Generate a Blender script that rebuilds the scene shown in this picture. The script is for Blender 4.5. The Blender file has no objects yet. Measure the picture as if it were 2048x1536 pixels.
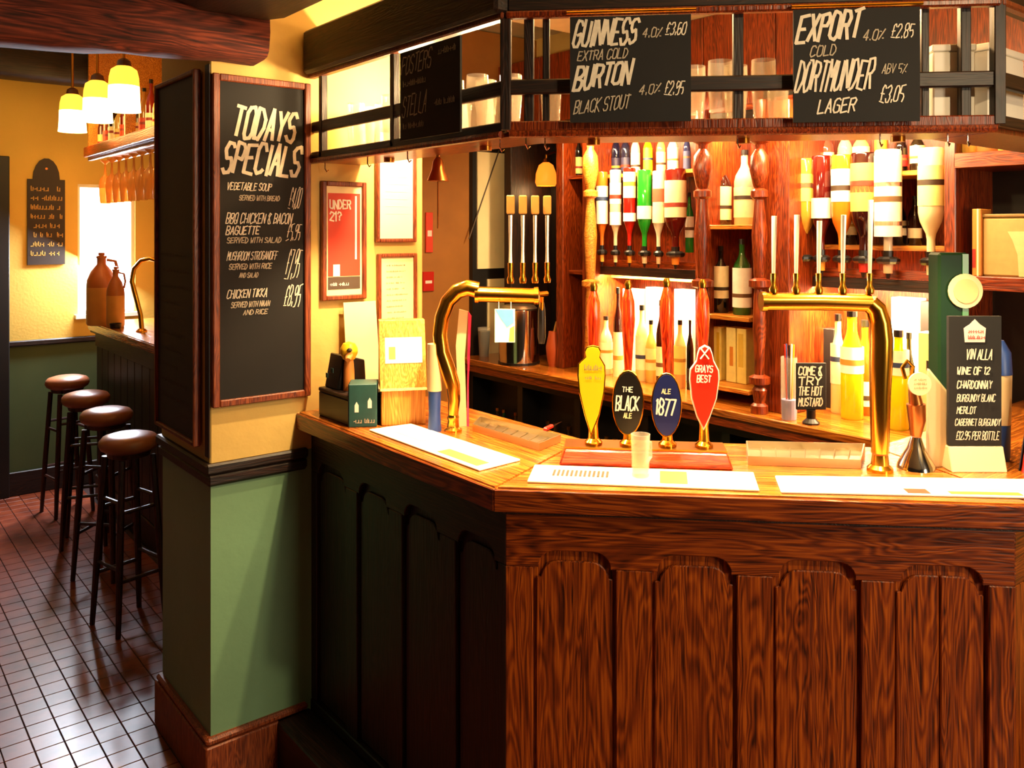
import bpy, bmesh, math, random
from mathutils import Vector, Matrix
random.seed(11)
PI = math.pi
S = bpy.context.scene
COL = S.collection
# ---------------------------------------------------------------- camera
# world: x runs into the bar (right and away), y runs away to the left, z up
FPX, CX, HY, HC = 1700.0, 1024.0, 460.0, 1.677
YAW = math.radians(39.0)
SN, CS = math.sin(YAW), math.cos(YAW)
cam = bpy.data.objects.new('camera', bpy.data.cameras.new('camera'))
COL.objects.link(cam)
cam.data.sensor_width = 36.0
cam.data.lens = FPX / 2048 * 36.0
cam.data.shift_y = -(768 - HY) / 2048
cam.data.clip_start = 0.02
cam.location = (0, 0, HC)
cam.rotation_euler = (PI / 2, 0, -YAW)
S.camera = cam
# ---------------------------------------------------------------- world, colour management
W = bpy.data.worlds.new('world'); S.world = W; W.use_nodes = True
W.node_tree.nodes['Background'].inputs[0].default_value = (0.55, 0.62, 0.75, 1)
W.node_tree.nodes['Background'].inputs[1].default_value = 0.12
S.view_settings.view_transform = 'Standard'
S.view_settings.look = 'None'
S.view_settings.exposure = 0.0
S.view_settings.gamma = 1.0
S.view_settings.use_curve_mapping = False

def lamp(kind, loc, energy, col, target=None, **kw):
    d = bpy.data.lights.new('light', kind); d.energy = energy; d.color = col
    for k, v in kw.items(): setattr(d, k, v)
    o = bpy.data.objects.new(kind.lower() + '_light', d); COL.objects.link(o); o.location = loc
    if target is not None:
        o.rotation_euler = (Vector(target) - Vector(loc)).to_track_quat('-Z', 'Y').to_euler()
    return o
WARM = (1.0, 0.62, 0.26); WARM2 = (1.0, 0.70, 0.36); DAY = (0.80, 0.88, 1.0)
# daylight through the street window behind the viewer and the small window of the far room
lamp('AREA', (1.62, -2.34, 1.62), 56, (1.0, 0.80, 0.55), (1.45, 2.0, 0.95), shape='RECTANGLE', size=0.55, size_y=0.9)
lamp('AREA', (1.44, 6.02, 1.66), 120, DAY, (0.55, 3.2, 0.1), shape='RECTANGLE', size=0.30, size_y=0.6)

# ---------------------------------------------------------------- pixel rays (2048 x 1536 frame) met with planes of the room
def ray(px, py):
    X = (px - CX) / FPX
    return X * CS + SN, -X * SN + CS, (HY - py) / FPX
def on_x(px, py, x):
    d = ray(px, py); t = x / d[0]; return Vector((x, t * d[1], HC + t * d[2]))
def on_y(px, py, y):
    d = ray(px, py); t = y / d[1]; return Vector((t * d[0], y, HC + t * d[2]))
def on_z(px, py, z):
    d = ray(px, py); t = (z - HC) / d[2]; return Vector((t * d[0], t * d[1], z))
R2 = math.sqrt(0.5)
def on_n(px, py, c):
    d = ray(px, py); t = c / ((d[0] + d[1]) * R2); return Vector((t * d[0], t * d[1], HC + t * d[2]))
def at_d(px, py, Z):
    d = ray(px, py); return Vector((Z * d[0], Z * d[1], HC + Z * d[2]))

# ---------------------------------------------------------------- materials
def lin(c):
    if isinstance(c, str):
        c = tuple(int(c[i:i + 2], 16) / 255 for i in (0, 2, 4))
    return tuple((x / 12.92 if x <= 0.04045 else ((x + 0.055) / 1.055) ** 2.4) for x in c) + (1.0,)
MATS = {}
def newmat(name):
    m = bpy.data.materials.new(name); m.use_nodes = True; MATS[name] = m
    return m, m.node_tree, m.node_tree.nodes['Principled BSDF']
def setp(b, **kw):
    for k, v in kw.items():
        k = k.replace('_', ' ')
        if k in b.inputs: b.inputs[k].default_value = v
def coords(nt, scale=(1, 1, 1), rand=False):
    tc = nt.nodes.new('ShaderNodeTexCoord'); mp = nt.nodes.new('ShaderNodeMapping')
    mp.inputs['Scale'].default_value = scale
    nt.links.new(tc.outputs['Object'], mp.inputs['Vector'])
    if rand:
        oi = nt.nodes.new('ShaderNodeObjectInfo'); ml = nt.nodes.new('ShaderNodeMath'); ml.operation = 'MULTIPLY'
        ml.inputs[1].default_value = 37.0
        nt.links.new(oi.outputs['Random'], ml.inputs[0]); nt.links.new(ml.outputs[0], mp.inputs['Location'])
    return mp.outputs['Vector']
def ramp(nt, fac, stops):
    r = nt.nodes.new('ShaderNodeValToRGB'); e = r.color_ramp.elements
    while len(e) < len(stops): e.new(0.5)
    for i, (p, c) in enumerate(stops): e[i].position = p; e[i].color = lin(c)
    nt.links.new(fac, r.inputs['Fac']); return r.outputs['Color']
def plain(name, col, rough=0.5, metal=0.0, var=0.0, vscale=8.0, bump=0.0, bscale=60.0, **kw):
    m, nt, b = newmat(name)
    setp(b, Base_Color=lin(col), Roughness=rough, Metallic=metal, **kw)
    v = coords(nt)
    if var:
        n = nt.nodes.new('ShaderNodeTexNoise'); n.inputs['Scale'].default_value = vscale; n.inputs['Detail'].default_value = 5
        nt.links.new(v, n.inputs['Vector'])
        c = lin(col); lo = tuple(max(0, x * (1 - var)) for x in c[:3]); hi = tuple(min(1, x * (1 + var)) for x in c[:3])
        r = nt.nodes.new('ShaderNodeValToRGB'); r.color_ramp.elements[0].position = 0.3; r.color_ramp.elements[1].position = 0.7
        r.color_ramp.elements[0].color = lo + (1,); r.color_ramp.elements[1].color = hi + (1,)
        nt.links.new(n.outputs['Fac'], r.inputs['Fac']); nt.links.new(r.outputs['Color'], b.inputs['Base Color'])
    if bump:
        n = nt.nodes.new('ShaderNodeTexNoise'); n.inputs['Scale'].default_value = bscale; n.inputs['Detail'].default_value = 4
        nt.links.new(v, n.inputs['Vector'])
        bp = nt.nodes.new('ShaderNodeBump'); bp.inputs['Strength'].default_value = bump; bp.inputs['Distance'].default_value = 0.01
        nt.links.new(n.outputs['Fac'], bp.inputs['Height']); nt.links.new(bp.outputs['Normal'], b.inputs['Normal'])
    return m
def wood(name, dark, mid, light, rough=0.35, axis='z', sc=1.0, coat=0.0):
    m, nt, b = newmat(name)
    s = {'z': (14, 14, 1.3), 'x': (1.3, 14, 14), 'y': (14, 1.3, 14)}[axis]
    v = coords(nt, tuple(x * sc for x in s), rand=True)
    n1 = nt.nodes.new('ShaderNodeTexNoise'); n1.inputs['Scale'].default_value = 1.0; n1.inputs['Detail'].default_value = 3; n1.inputs['Distortion'].default_value = 0.6
    nt.links.new(v, n1.inputs['Vector'])
    # growth rings: bands of the slow noise
    ml = nt.nodes.new('ShaderNodeMath'); ml.operation = 'MULTIPLY'; ml.inputs[1].default_value = 120.0
    sn = nt.nodes.new('ShaderNodeMath'); sn.operation = 'SINE'
    nt.links.new(n1.outputs['Fac'], ml.inputs[0]); nt.links.new(ml.outputs[0], sn.inputs[0])
    v2 = coords(nt, tuple(x * sc * (16 if x > 2 else 5) for x in s), rand=True)
    n2 = nt.nodes.new('ShaderNodeTexNoise'); n2.inputs['Scale'].default_value = 1.0; n2.inputs['Detail'].default_value = 4
    nt.links.new(v2, n2.inputs['Vector'])
    mr = nt.nodes.new('ShaderNodeMath'); mr.operation = 'MULTIPLY_ADD'; mr.inputs[1].default_value = 0.13; mr.inputs[2].default_value = 0.0
    nt.links.new(sn.outputs[0], mr.inputs[0])
    ad = nt.nodes.new('ShaderNodeMath'); ad.operation = 'ADD'
    nt.links.new(mr.outputs[0], ad.inputs[0]); nt.links.new(n2.outputs['Fac'], ad.inputs[1])
    c = ramp(nt, ad.outputs[0], [(0.22, dark), (0.5, mid), (0.78, light)])
    nt.links.new(c, b.inputs['Base Color'])
    setp(b, Roughness=rough, Coat_Weight=coat, Coat_Roughness=0.15)
    bp = nt.nodes.new('ShaderNodeBump'); bp.inputs['Strength'].default_value = 0.25; bp.inputs['Distance'].default_value = 0.004
    nt.links.new(ad.outputs[0], bp.inputs['Height']); nt.links.new(bp.outputs['Normal'], b.inputs['Normal'])
    return m
def emit(name, col, strength):
    m, nt, b = newmat(name)
    setp(b, Base_Color=lin(col), Roughness=0.5, Emission_Color=lin(col), Emission_Strength=strength)
    return m
def sheer(name, col, see=0.5, rough=0.08, gloss=0.25):
    # thin glass: part clear, part milky, part mirror
    m, nt, b = newmat(name)
    setp(b, Base_Color=lin(col), Roughness=rough, Specular_IOR_Level=0.8)
    tr = nt.nodes.new('ShaderNodeBsdfTransparent'); tr.inputs['Color'].default_value = lin(col)
    mx = nt.nodes.new('ShaderNodeMixShader'); mx.inputs['Fac'].default_value = 1 - see
    nt.links.new(tr.outputs[0], mx.inputs[1]); nt.links.new(b.outputs[0], mx.inputs[2])
    nt.links.new(mx.outputs[0], nt.nodes['Material Output'].inputs['Surface'])
    return m

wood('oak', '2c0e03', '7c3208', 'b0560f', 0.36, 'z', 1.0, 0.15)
wood('oak_across', '2c0e03', '742e08', 'a44e10', 0.36, 'x', 1.0, 0.15)
wood('oak_top', '622c0b', 'a05617', 'c6782a', 0.2, 'x', 0.8, 0.5)  # paler than oak: light on the tops is put into the colour
wood('oak_top_y', '622c0b', 'a05617', 'c6782a', 0.2, 'y', 0.8, 0.5)
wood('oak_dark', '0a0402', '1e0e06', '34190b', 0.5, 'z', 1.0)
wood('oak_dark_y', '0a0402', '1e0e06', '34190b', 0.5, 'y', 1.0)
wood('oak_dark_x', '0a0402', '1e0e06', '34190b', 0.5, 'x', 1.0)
wood('redwood', '360e03', '702608', '9a4212', 0.3, 'z', 1.4, 0.2)
wood('redwood_y', '3c1003', '782a08', 'a24814', 0.3, 'y', 1.4, 0.2)
wood('honey_y', '8a4a10', 'c97a22', 'e8a348', 0.35, 'y', 1.2)
wood('pine', 'c07018', 'dc9230', 'eab050', 0.45, 'z', 1.0)
wood('mahogany', '5a1206', '9c2a0e', 'c04a1a', 0.22, 'x', 1.2, 0.4)
wood('frame_wood', '4a1d0c', '7c3616', 'a2552a', 0.4, 'z', 1.6)
wood('stool_wood', '120604', '30130a', '4e2110', 0.35, 'z', 1.6)
wood('handle_red', '5a0e04', '9c2408', 'c8480f', 0.2, 'z', 1.2, 0.5)
m = wood('timber', '240a05', '5c2010', '8a3c20', 0.85, 'x', 0.8)
plain('plaster', 'dcb866', 0.75, var=0.10, vscale=3.0, bump=0.15, bscale=30)
plain('plaster_far', 'd9b24e', 0.75, var=0.08, vscale=2.0, bump=0.1)
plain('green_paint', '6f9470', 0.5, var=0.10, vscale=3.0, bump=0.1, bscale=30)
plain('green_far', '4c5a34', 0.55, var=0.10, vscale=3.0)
plain('tan_paint', '9c6426', 0.6, var=0.08)
plain('ceiling_paint', 'e2cf9a', 0.8, var=0.08)
plain('chalk', 'e6dcc6', 0.9, var=0.12, vscale=60)
plain('chalk_dim', 'b8ab94', 0.9, var=0.2, vscale=60)
plain('slate', '131110', 0.8, var=0.35, vscale=4.0)
plain('slate_brown', '2a1c0f', 0.6, var=0.4, vscale=3.0)
plain('brass', 'e8a838', 0.2, 1.0)
plain('bright_metal', 'f0e4cc', 0.3, 0.7)
plain('brass_dull', 'b4762a', 0.3, 1.0)
plain('copper', 'b8703a', 0.35, 1.0)
plain('chrome', 'd8d2c8', 0.12, 1.0)
plain('steel', 'c8b898', 0.35, 1.0)
plain('iron', '1a1512', 0.5, 0.3)
plain('black_plastic', '100d0c', 0.35)
plain('black_paint', '140f0c', 0.5)
plain('white_card', 'efe8d8', 0.6, var=0.04)
plain('cream_card', 'efdca8', 0.6, var=0.05)
plain('pink_card', 'ecd9cc', 0.6, var=0.03)
plain('red_print', 'd23c22', 0.55)
plain('red_clip', 'd22a14', 0.3)
plain('yellow_clip', 'f0be18', 0.3)
plain('navy_clip', '171f52', 0.3)
plain('black_clip', '14110f', 0.3)
plain('gold_print', 'c79a4a', 0.5)
plain('dark_print', '4a3a2c', 0.6)
plain('grey_print', '9a8a5a', 0.6)
plain('orange_print', 'e08838', 0.6)
plain('leather', '8a5030', 0.35, var=0.2, vscale=10)
plain('stone_tan', 'c48a3c', 0.45, var=0.15, vscale=6)
plain('stone_brown', 'a0591e', 0.4, var=0.15, vscale=6)
plain('teal_card', '1f4a46', 0.5, var=0.2, vscale=20)
plain('pink_plastic', 'd8345c', 0.35)
plain('blue_plastic', '1c3a78', 0.4)
plain('beige_card', 'cdb184', 0.55)
plain('green_tower', '0e2e18', 0.5, Specular_IOR_Level=0.2)
plain('green_bright', '2f7a38', 0.3)
plain('yellow_toy', 'e8b020', 0.3)
plain('terracotta', 'a8481c', 0.4)
plain('red_plastic', 'b82014', 0.35)
plain('grout', '2a120a', 0.9)
plain('bulb_cap', '4a2312', 0.4)
sheer('glass', 'fdf8ec', 0.78)
sheer('glass_rack', 'fffcf6', 0.78)
sheer('amber_glass', 'e8b464', 0.45)
emit('shade_glow', 'ffd080', 15.0)
emit('window_glow', 'eef2ff', 5.0)
emit('amber_shade', 'ffb838', 2.2)
emit('amber_glow', 'ff8420', 1.5)
emit('strip_glow', 'ffcf80', 8.0)
def tile_mat():
    m, nt, b = newmat('quarry_tile')
    oi = nt.nodes.new('ShaderNodeObjectInfo')
    tc = nt.nodes.new('ShaderNodeTexCoord'); ge = nt.nodes.new('ShaderNodeNewGeometry')
    n = nt.nodes.new('ShaderNodeTexNoise'); n.inputs['Scale'].default_value = 9.0; n.inputs['Detail'].default_value = 3
    nt.links.new(ge.outputs['Position'], n.inputs['Vector'])
    c = ramp(nt, n.outputs['Fac'], [(0.3, '55200f'), (0.55, '733018'), (0.8, '8a4326')])
    nt.links.new(c, b.inputs['Base Color'])
    setp(b, Roughness=0.33, Specular_IOR_Level=0.6)
tile_mat()
GL = {}
def bottle_glass(col, see=0.15):
    k = 'bottle_' + col
    if k not in MATS:
        sheer(k, col, see, 0.08)
    return k
def paper(col):
    k = 'paper_' + col
    if k not in MATS: plain(k, col, 0.55, var=0.06, vscale=40)
    return k

# ---------------------------------------------------------------- mesh building
class MB:
    def __init__(s): s.v = []; s.f = []
    def add(s, vs, fs):
        o = len(s.v); s.v += [tuple(p) for p in vs]; s.f += [tuple(i + o for i in f) for f in fs]; return s
    def box(s, x0, x1, y0, y1, z0, z1):
        return s.add([(x, y, z) for z in (z0, z1) for y in (y0, y1) for x in (x0, x1)],
                     [(0, 2, 3, 1), (4, 5, 7, 6), (0, 1, 5, 4), (2, 6, 7, 3), (0, 4, 6, 2), (1, 3, 7, 5)])
    def prism(s, poly, a, b, plane='xz'):
        # poly in plane, extruded from a to b along the missing axis
        mk = {'xz': lambda p, t: (p[0], t, p[1]), 'xy': lambda p, t: (p[0], p[1], t), 'yz': lambda p, t: (t, p[0], p[1])}[plane]
        n = len(poly)
        fs = [tuple(range(n)), tuple(range(2 * n - 1, n - 1, -1))]
        fs += [(i, i + n, (i + 1) % n + n, (i + 1) % n) for i in range(n)]
        return s.add([mk(p, a) for p in poly] + [mk(p, b) for p in poly], fs)
    def lathe(s, prof, c=(0, 0, 0), seg=16, axis='z', caps=True):
        vs = []; fs = []
        for r, h in prof:
            for i in range(seg):
                a = 2 * PI * i / seg; p = (r * math.cos(a), r * math.sin(a), h)
                if axis == 'x': p = (p[2], p[0], p[1])
                elif axis == 'y': p = (p[0], p[2], p[1])
                vs.append((p[0] + c[0], p[1] + c[1], p[2] + c[2]))
        for j in range(len(prof) - 1):
            for i in range(seg):
                k = (i + 1) % seg
                fs.append((j * seg + i, j * seg + k, (j + 1) * seg + k, (j + 1) * seg + i))
        if caps:
            fs.append(tuple(range(seg - 1, -1, -1))); fs.append(tuple((len(prof) - 1) * seg + i for i in range(seg)))
        return s.add(vs, fs)
    def tube(s, path, r, seg=10, closed=False):
        P = [Vector(p) for p in path]; n = len(P)
        rr = r if isinstance(r, (list, tuple)) else [r] * n
        vs = []; fs = []; up = None
        for i in range(n):
            t = (P[(i + 1) % n] - P[i - 1]) if closed else (P[min(i + 1, n - 1)] - P[max(i - 1, 0)])
            t.normalize()
            if up is None: up = Vector((0, 0, 1)) if abs(t.z) < 0.9 else Vector((1, 0, 0))
            a = t.cross(up); a.normalize(); b = a.cross(t); b.normalize(); up = b
            for k in range(seg):
                q = 2 * PI * k / seg
                vs.append(P[i] + (a * math.cos(q) + b * math.sin(q)) * rr[i])
        m = n if closed else n - 1
        for i in range(m):
            for k in range(seg):
                l = (k + 1) % seg; j = (i + 1) % n
                fs.append((i * seg + k, i * seg + l, j * seg + l, j * seg + k))
        if not closed:
            fs.append(tuple(range(seg - 1, -1, -1))); fs.append(tuple((n - 1) * seg + k for k in range(seg)))
        return s.add(vs, fs)
    def mesh(s, name, mat, smooth=False, bevel=0.0, seg=1):
        me = bpy.data.meshes.new(name)
        bm = bmesh.new()
        V = [bm.verts.new(p) for p in s.v]
        for f in s.f:
            try: bm.faces.new([V[i] for i in f])
            except ValueError: pass
        bmesh.ops.recalc_face_normals(bm, faces=bm.faces)
        if bevel:
            es = [e for e in bm.edges if len(e.link_faces) == 2 and e.calc_face_angle(0) > 0.6]
            bmesh.ops.bevel(bm, geom=es, offset=bevel, segments=seg, affect='EDGES', clamp_overlap=True)
        bm.to_mesh(me); bm.free()
        me.materials.append(MATS[mat])
        if smooth:
            for p in me.polygons: p.use_smooth = True
            try: me.set_sharp_from_angle(angle=math.radians(40))
            except Exception: pass
        return me
    def build(s, name, mat, parent=None, loc=(0, 0, 0), rz=0.0, smooth=False, bevel=0.0, seg=1):
        return place(name, s.mesh(name, mat, smooth, bevel, seg), parent, loc, rz)
def place(name, me, parent=None, loc=(0, 0, 0), rz=0.0):
    o = bpy.data.objects.new(name, me); COL.objects.link(o)
    o.location = loc; o.rotation_euler = (0, 0, rz)
    if parent is not None: o.parent = parent
    return o
def tag(o, label, cat, group=None):
    o['label'] = label; o['category'] = cat
    if group: o['group'] = group
    return o
def thing(name, label, cat, loc=(0, 0, 0), rz=0.0, group=None):
    o = bpy.data.objects.new(name, None); COL.objects.link(o)
    o.empty_display_size = 0.05; o.location = loc; o.rotation_euler = (0, 0, rz)
    return tag(o, label, cat, group)
def struct(o): o['kind'] = 'structure'; return o
def copy_tree(root, loc, rz=None, parent=None, **props):
    r = root.copy(); COL.objects.link(r); r.location = loc
    if rz is not None: r.rotation_euler = (0, 0, rz)
    for k, v in props.items(): r[k] = v
    for ch in list(root.children):
        c = ch.copy(); COL.objects.link(c); c.parent = r
        for g in list(ch.children):
            d = g.copy(); COL.objects.link(d); d.parent = c
    return r
def arc(cx, cy, r, a0, a1, n=6):
    return [(cx + r * math.cos(math.radians(a0 + (a1 - a0) * i / n)), cy + r * math.sin(math.radians(a0 + (a1 - a0) * i / n))) for i in range(n + 1)]

# ---------------------------------------------------------------- brush lettering
GLY = {'A': '002640 1232', 'B': '000636454433032342413000', 'C': '4536160501103041', 'D': '00062644422000', 'E': '46060040 0333',
 'F': '460600 0333', 'G': '45361605011030414323', 'H': '0006 4046 0343', 'I': '2026', 'J': '4641301001', 'K': '0006 460340', 'L': '060040',
 'M': '0006234640', 'N': '00064046', 'O': '160501103041453616', 'P': '00063645443303', 'Q': '160501103041453616 2240', 'R': '00063645443303 2340',
 'S': '453616050413334241301001', 'T': '0646 2620', 'U': '060110304146', 'V': '062046', 'W': '0610233046', 'X': '0046 0640', 'Y': '062346 2320',
 'Z': '06460040', '0': '160501103041453616', '1': '152620', '2': '05163645440040', '3': '051636454433 3342413010 1001', '4': '30360242',
 '5': '46060333424130', '6': '361605011030414233130 2'.replace(' ', ''), '7': '064610', '8': '13040516364544331302011030414233', '9': '1030414536160504134 4'.replace(' ', ''),
 '£': '4536261511 0040 0333', '.': '2021', '/': '0046', '%': '0046 0515 3141', '-': '1333', '&': '400516362502011030', '?': '051636442322 2120', "'": '2625'}
def strokes(text, slant=0.22, jit=0.05):
    out = []; x = 0.0
    for ch in text:
        if ch == ' ': x += 0.45; continue
        narrow = ch in "I.1'"
        for part in GLY.get(ch, '0040').split():
            pts = [(int(part[i]) / 4 * 0.62, int(part[i + 1]) / 6) for i in range(0, len(part) - 1, 2)]
            if narrow: pts = [(p[0] - 0.18, p[1]) for p in pts]
            pts = [(p[0] + random.uniform(-jit, jit) * 0.5, p[1] + random.uniform(-jit, jit)) for p in pts]
            out.append([(x + p[0] + slant * p[1], p[1]) for p in pts])
        x += 0.42 if narrow else 0.84
    return out, max(x, 0.1)
def lettering(parent, text, x, z, w, h, mat='chalk', thick=0.12, y=-0.0012, slant=0.22, rise=0.0, name='lettering'):
    st, tw = strokes(text, 0.0, .06)
    sx = max(w - max(slant, 0) * h, .4 * w) / tw; t = thick * min(h, sx * 1.5) / 2; mb = MB()
    st = [[(p[0] + slant * h * p[1] / sx, p[1]) for p in pl] for pl in st]
    for pl in st:
        for a, b in zip(pl[:-1], pl[1:]):
            y -= 0.00003
            ax, az, bx, bz = x + a[0] * sx, z + a[1] * h + rise * a[0] * sx, x + b[0] * sx, z + b[1] * h + rise * b[0] * sx
            dx, dz = bx - ax, bz - az; L = math.hypot(dx, dz) or 1e-6; dx /= L; dz /= L
            e = t * 0.6; ax -= dx * e; az -= dz * e; bx += dx * e; bz += dz * e
            # brush: thinner sideways than up and down
            nx, nz = -dz * t, dx * t
            mb.add([(ax + nx, y, az + nz), (bx + nx, y, bz + nz), (bx - nx, y, bz - nz), (ax - nx, y, az - nz)], [(0, 1, 2, 3)])
    return mb.build(name, mat, parent)
def scribble(parent, x, z, w, h, mat='chalk_dim', y=-0.0012, name='lettering', thick=0.16):
    # a line of small writing too blurred to read
    mb = MB(); t = thick * h; cx = x
    while cx < x + w:
        ww = random.uniform(0.35, 0.6) * h
        if random.random() < 0.16: cx += h * 0.5; continue
        k = random.choice((0, 1, 2))
        if k == 0: mb.add([(cx, y, z), (cx + t, y, z), (cx + t, y, z + h), (cx, y, z + h)], [(0, 1, 2, 3)])
        z0 = z + (0.0 if k != 1 else 0.3 * h)
        mb.add([(cx, y, z0), (cx + ww, y, z0 + 0.08 * h), (cx + ww, y, z0 + 0.08 * h + t), (cx, y, z0 + t)], [(0, 1, 2, 3)])
        mb.add([(cx + ww - t, y, z), (cx + ww, y, z), (cx + ww, y, z + 0.75 * h), (cx + ww - t, y, z + 0.75 * h)], [(0, 1, 2, 3)])
        cx += ww + 0.12 * h
    return mb.build(name, mat, parent)
# ================================================================ the setting
X0, X1, Y0, Y1 = -1.45, 3.35, -2.5, 6.15
ZC, ZL = 2.62, 2.83
fl = struct(MB().box(X0 - .1, X1 + .1, Y0 - .1, Y1 + .1, -0.08, -0.004).build('floor', 'grout'))
TS = 0.086
tile_me = MB().box(0.0016, TS - 0.0016, 0.0016, TS - 0.0016, -0.004, 0.0).mesh('floor_tile', 'quarry_tile', bevel=0.0012)
field = MB(); near = []
def on_floor(x, y):     # bare floor: not under the bar or the partition
    if x > 1.24 and y > 2.5: return False
    if x > 0.92 and 2.56 < y < 2.95: return False
    if x > 1.25 and 0.75 < y and (x + y) * R2 > 1.99: return False
    return True
ny = int((Y1 - Y0) / TS) + 1; nx = int((X1 - X0) / TS) + 1
for j in range(ny):
    for i in range(nx):
        x = X0 + i * TS; y = Y0 + j * TS
        if not on_floor(x, y): continue
        cx, cy = x + TS / 2, y + TS / 2
        Z = SN * cx + CS * cy; Xc = CS * cx - SN * cy
        seen = False
        if Z > 0.5:
            px = CX + FPX * Xc / Z; py = HY + FPX * HC / Z
            seen = -20 < px < 430 and 900 < py < 1560
        if seen: near.append((Z, x, y))
        else: field.box(x + .0016, x + TS - .0016, y + .0016, y + TS - .0016, -0.004, 0.0)
near.sort()
for Z, x, y in near[:300]:
    place('floor_tile', tile_me, fl, (x, y, 0))
for Z, x, y in near[300:]:
    field.box(x + .0016, x + TS - .0016, y + .0016, y + TS - .0016, -0.004, 0.0)
o = field.build('tile_field', 'quarry_tile', fl); o['kind'] = 'stuff'

struct(MB().box(X0 - .1, X1 + .1, Y0 - .1, 2.99, ZC, ZC + .1).build('ceiling', 'ceiling_paint'))
struct(MB().box(X0 - .1, X1 + .1, 2.99, Y1 + .1, ZL, ZL + .1).build('ceiling', 'ceiling_paint'))
# far wall of the other room, with a window behind the bar
DZ = 0.976
wx0, wx1, wz0, wz1 = 1.30, 1.66, 1.12, 1.98
wf = struct(MB().box(X0, wx0, Y1, Y1 + .1, DZ, ZL).box(wx0, wx1, Y1, Y1 + .1, wz1, ZL).box(wx0, wx1, Y1, Y1 + .1, DZ, wz0)
            .box(wx1, X1, Y1, Y1 + .1, DZ, ZL).build('wall_far', 'plaster_far'))
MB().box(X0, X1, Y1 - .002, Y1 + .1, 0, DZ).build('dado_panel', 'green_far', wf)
MB().box(X0, X1, Y1 - .022, Y1, DZ - .035, DZ).build('dado_rail', 'oak_dark_x', wf, bevel=.006)
struct(MB().box(X0, X1, Y1 - .02, Y1 - .003, 0, .15).build('baseboard_far', 'oak_dark_x', bevel=.005))
w1 = struct(thing('window_1', '', 'window')); del w1['label']; del w1['category']
MB().box(wx0, wx1, Y1 + .06, Y1 + .07, wz0, wz1).build('pane', 'window_glow', w1)
for a, b, c, d in ((wx0, wx0 + .02, wz0, wz1), (wx1 - .02, wx1, wz0, wz1), (wx0 + .02, wx1 - .02, wz0, wz0 + .02), (wx0 + .02, wx1 - .02, wz1 - .02, wz1)):
    MB().box(a, b, Y1 + .03, Y1 + .058, c, d).build('window_frame', 'white_card', w1)
MB().box(wx0 - .02, wx1 + .02, Y1 - .05, Y1 + .03, wz0 - .025, wz0).build('window_sill', 'white_card', w1)
# other walls of the two rooms
struct(MB().box(X0 - .1, X0, Y0, Y1, 0, ZL).build('wall_left', 'oak_dark'))
struct(MB().box(X1, X1 + .1, Y0, Y1, 0, ZL).build('wall_right', 'plaster'))
v0, v1, u0, u1 = 1.1, 2.4, 1.0, 2.2
struct(MB().box(X0, v0, Y0 - .1, Y0, 0, ZC).box(v1, X1, Y0 - .1, Y0, 0, ZC).box(v0, v1, Y0 - .1, Y0, 0, u0).box(v0, v1, Y0 - .1, Y0, u1, ZC).build('wall_front', 'oak_dark'))
# end wall of the bar with its pale door
ey = 3.9
struct(MB().box(1.75, X1, ey, ey + .1, 0, ZC + .2).build('wall_end', 'tan_paint'))
d1 = struct(thing('door_1', '', 'door')); del d1['label']; del d1['category']
dp0, dp1 = on_y(938, 500, ey).x, on_y(1012, 500, ey).x
dz = on_y(970, 547, ey).z
MB().box(dp0, dp1, ey - .035, ey - .002, 0, 2.15).build('door_leaf', 'black_paint', d1)
MB().box(dp0 + .028, dp1 - .012, ey - .045, ey - .036, dz + .03, 2.12).build('door_panel', 'cream_card', d1)
MB().box(dp0 + .10, dp1 - .012, ey - .045, ey - .036, .9, dz - .03).build('door_panel', 'cream_card', d1)
p, q = on_y(1004, 300, ey - .047), on_y(938, 478, ey - .047)
p.x -= .02
MB().tube([p, q], .004, 6).build('door_brace', 'dark_print', d1)
# ------------------------------------------------ the partition with the pillar end
PX, PY = 0.891, 2.524
wp = struct(MB().box(PX, 1.64, PY, PY + .467, DZ, ZC + .2).build('wall_partition', 'plaster', bevel=.004))
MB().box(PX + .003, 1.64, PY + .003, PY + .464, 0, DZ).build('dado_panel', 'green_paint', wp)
MB().box(PX - .016, 1.2, PY - .016, PY + .483, .952, .984).build('dado_rail', 'oak_dark_x', wp, bevel=.006)
MB().box(PX - .010, 1.2, PY - .010, PY + .477, .915, .9515).build('dado_moulding', 'oak_dark_x', wp, bevel=.008)
struct(MB().box(PX - .018, 1.2, PY - .018, PY + .485, 0, .15).build('baseboard_partition', 'frame_wood', bevel=.004))
struct(MB().box(PX - .014, 1.2, PY - .014, PY + .481, .15, .172).build('trim_1', 'frame_wood', bevel=.007))
MB().box(PX - .0065, PX - .0005, PY - .004, PY + .028, 1.0, 2.17).build('corner_bead', 'oak_dark', wp, bevel=.002)
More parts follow.
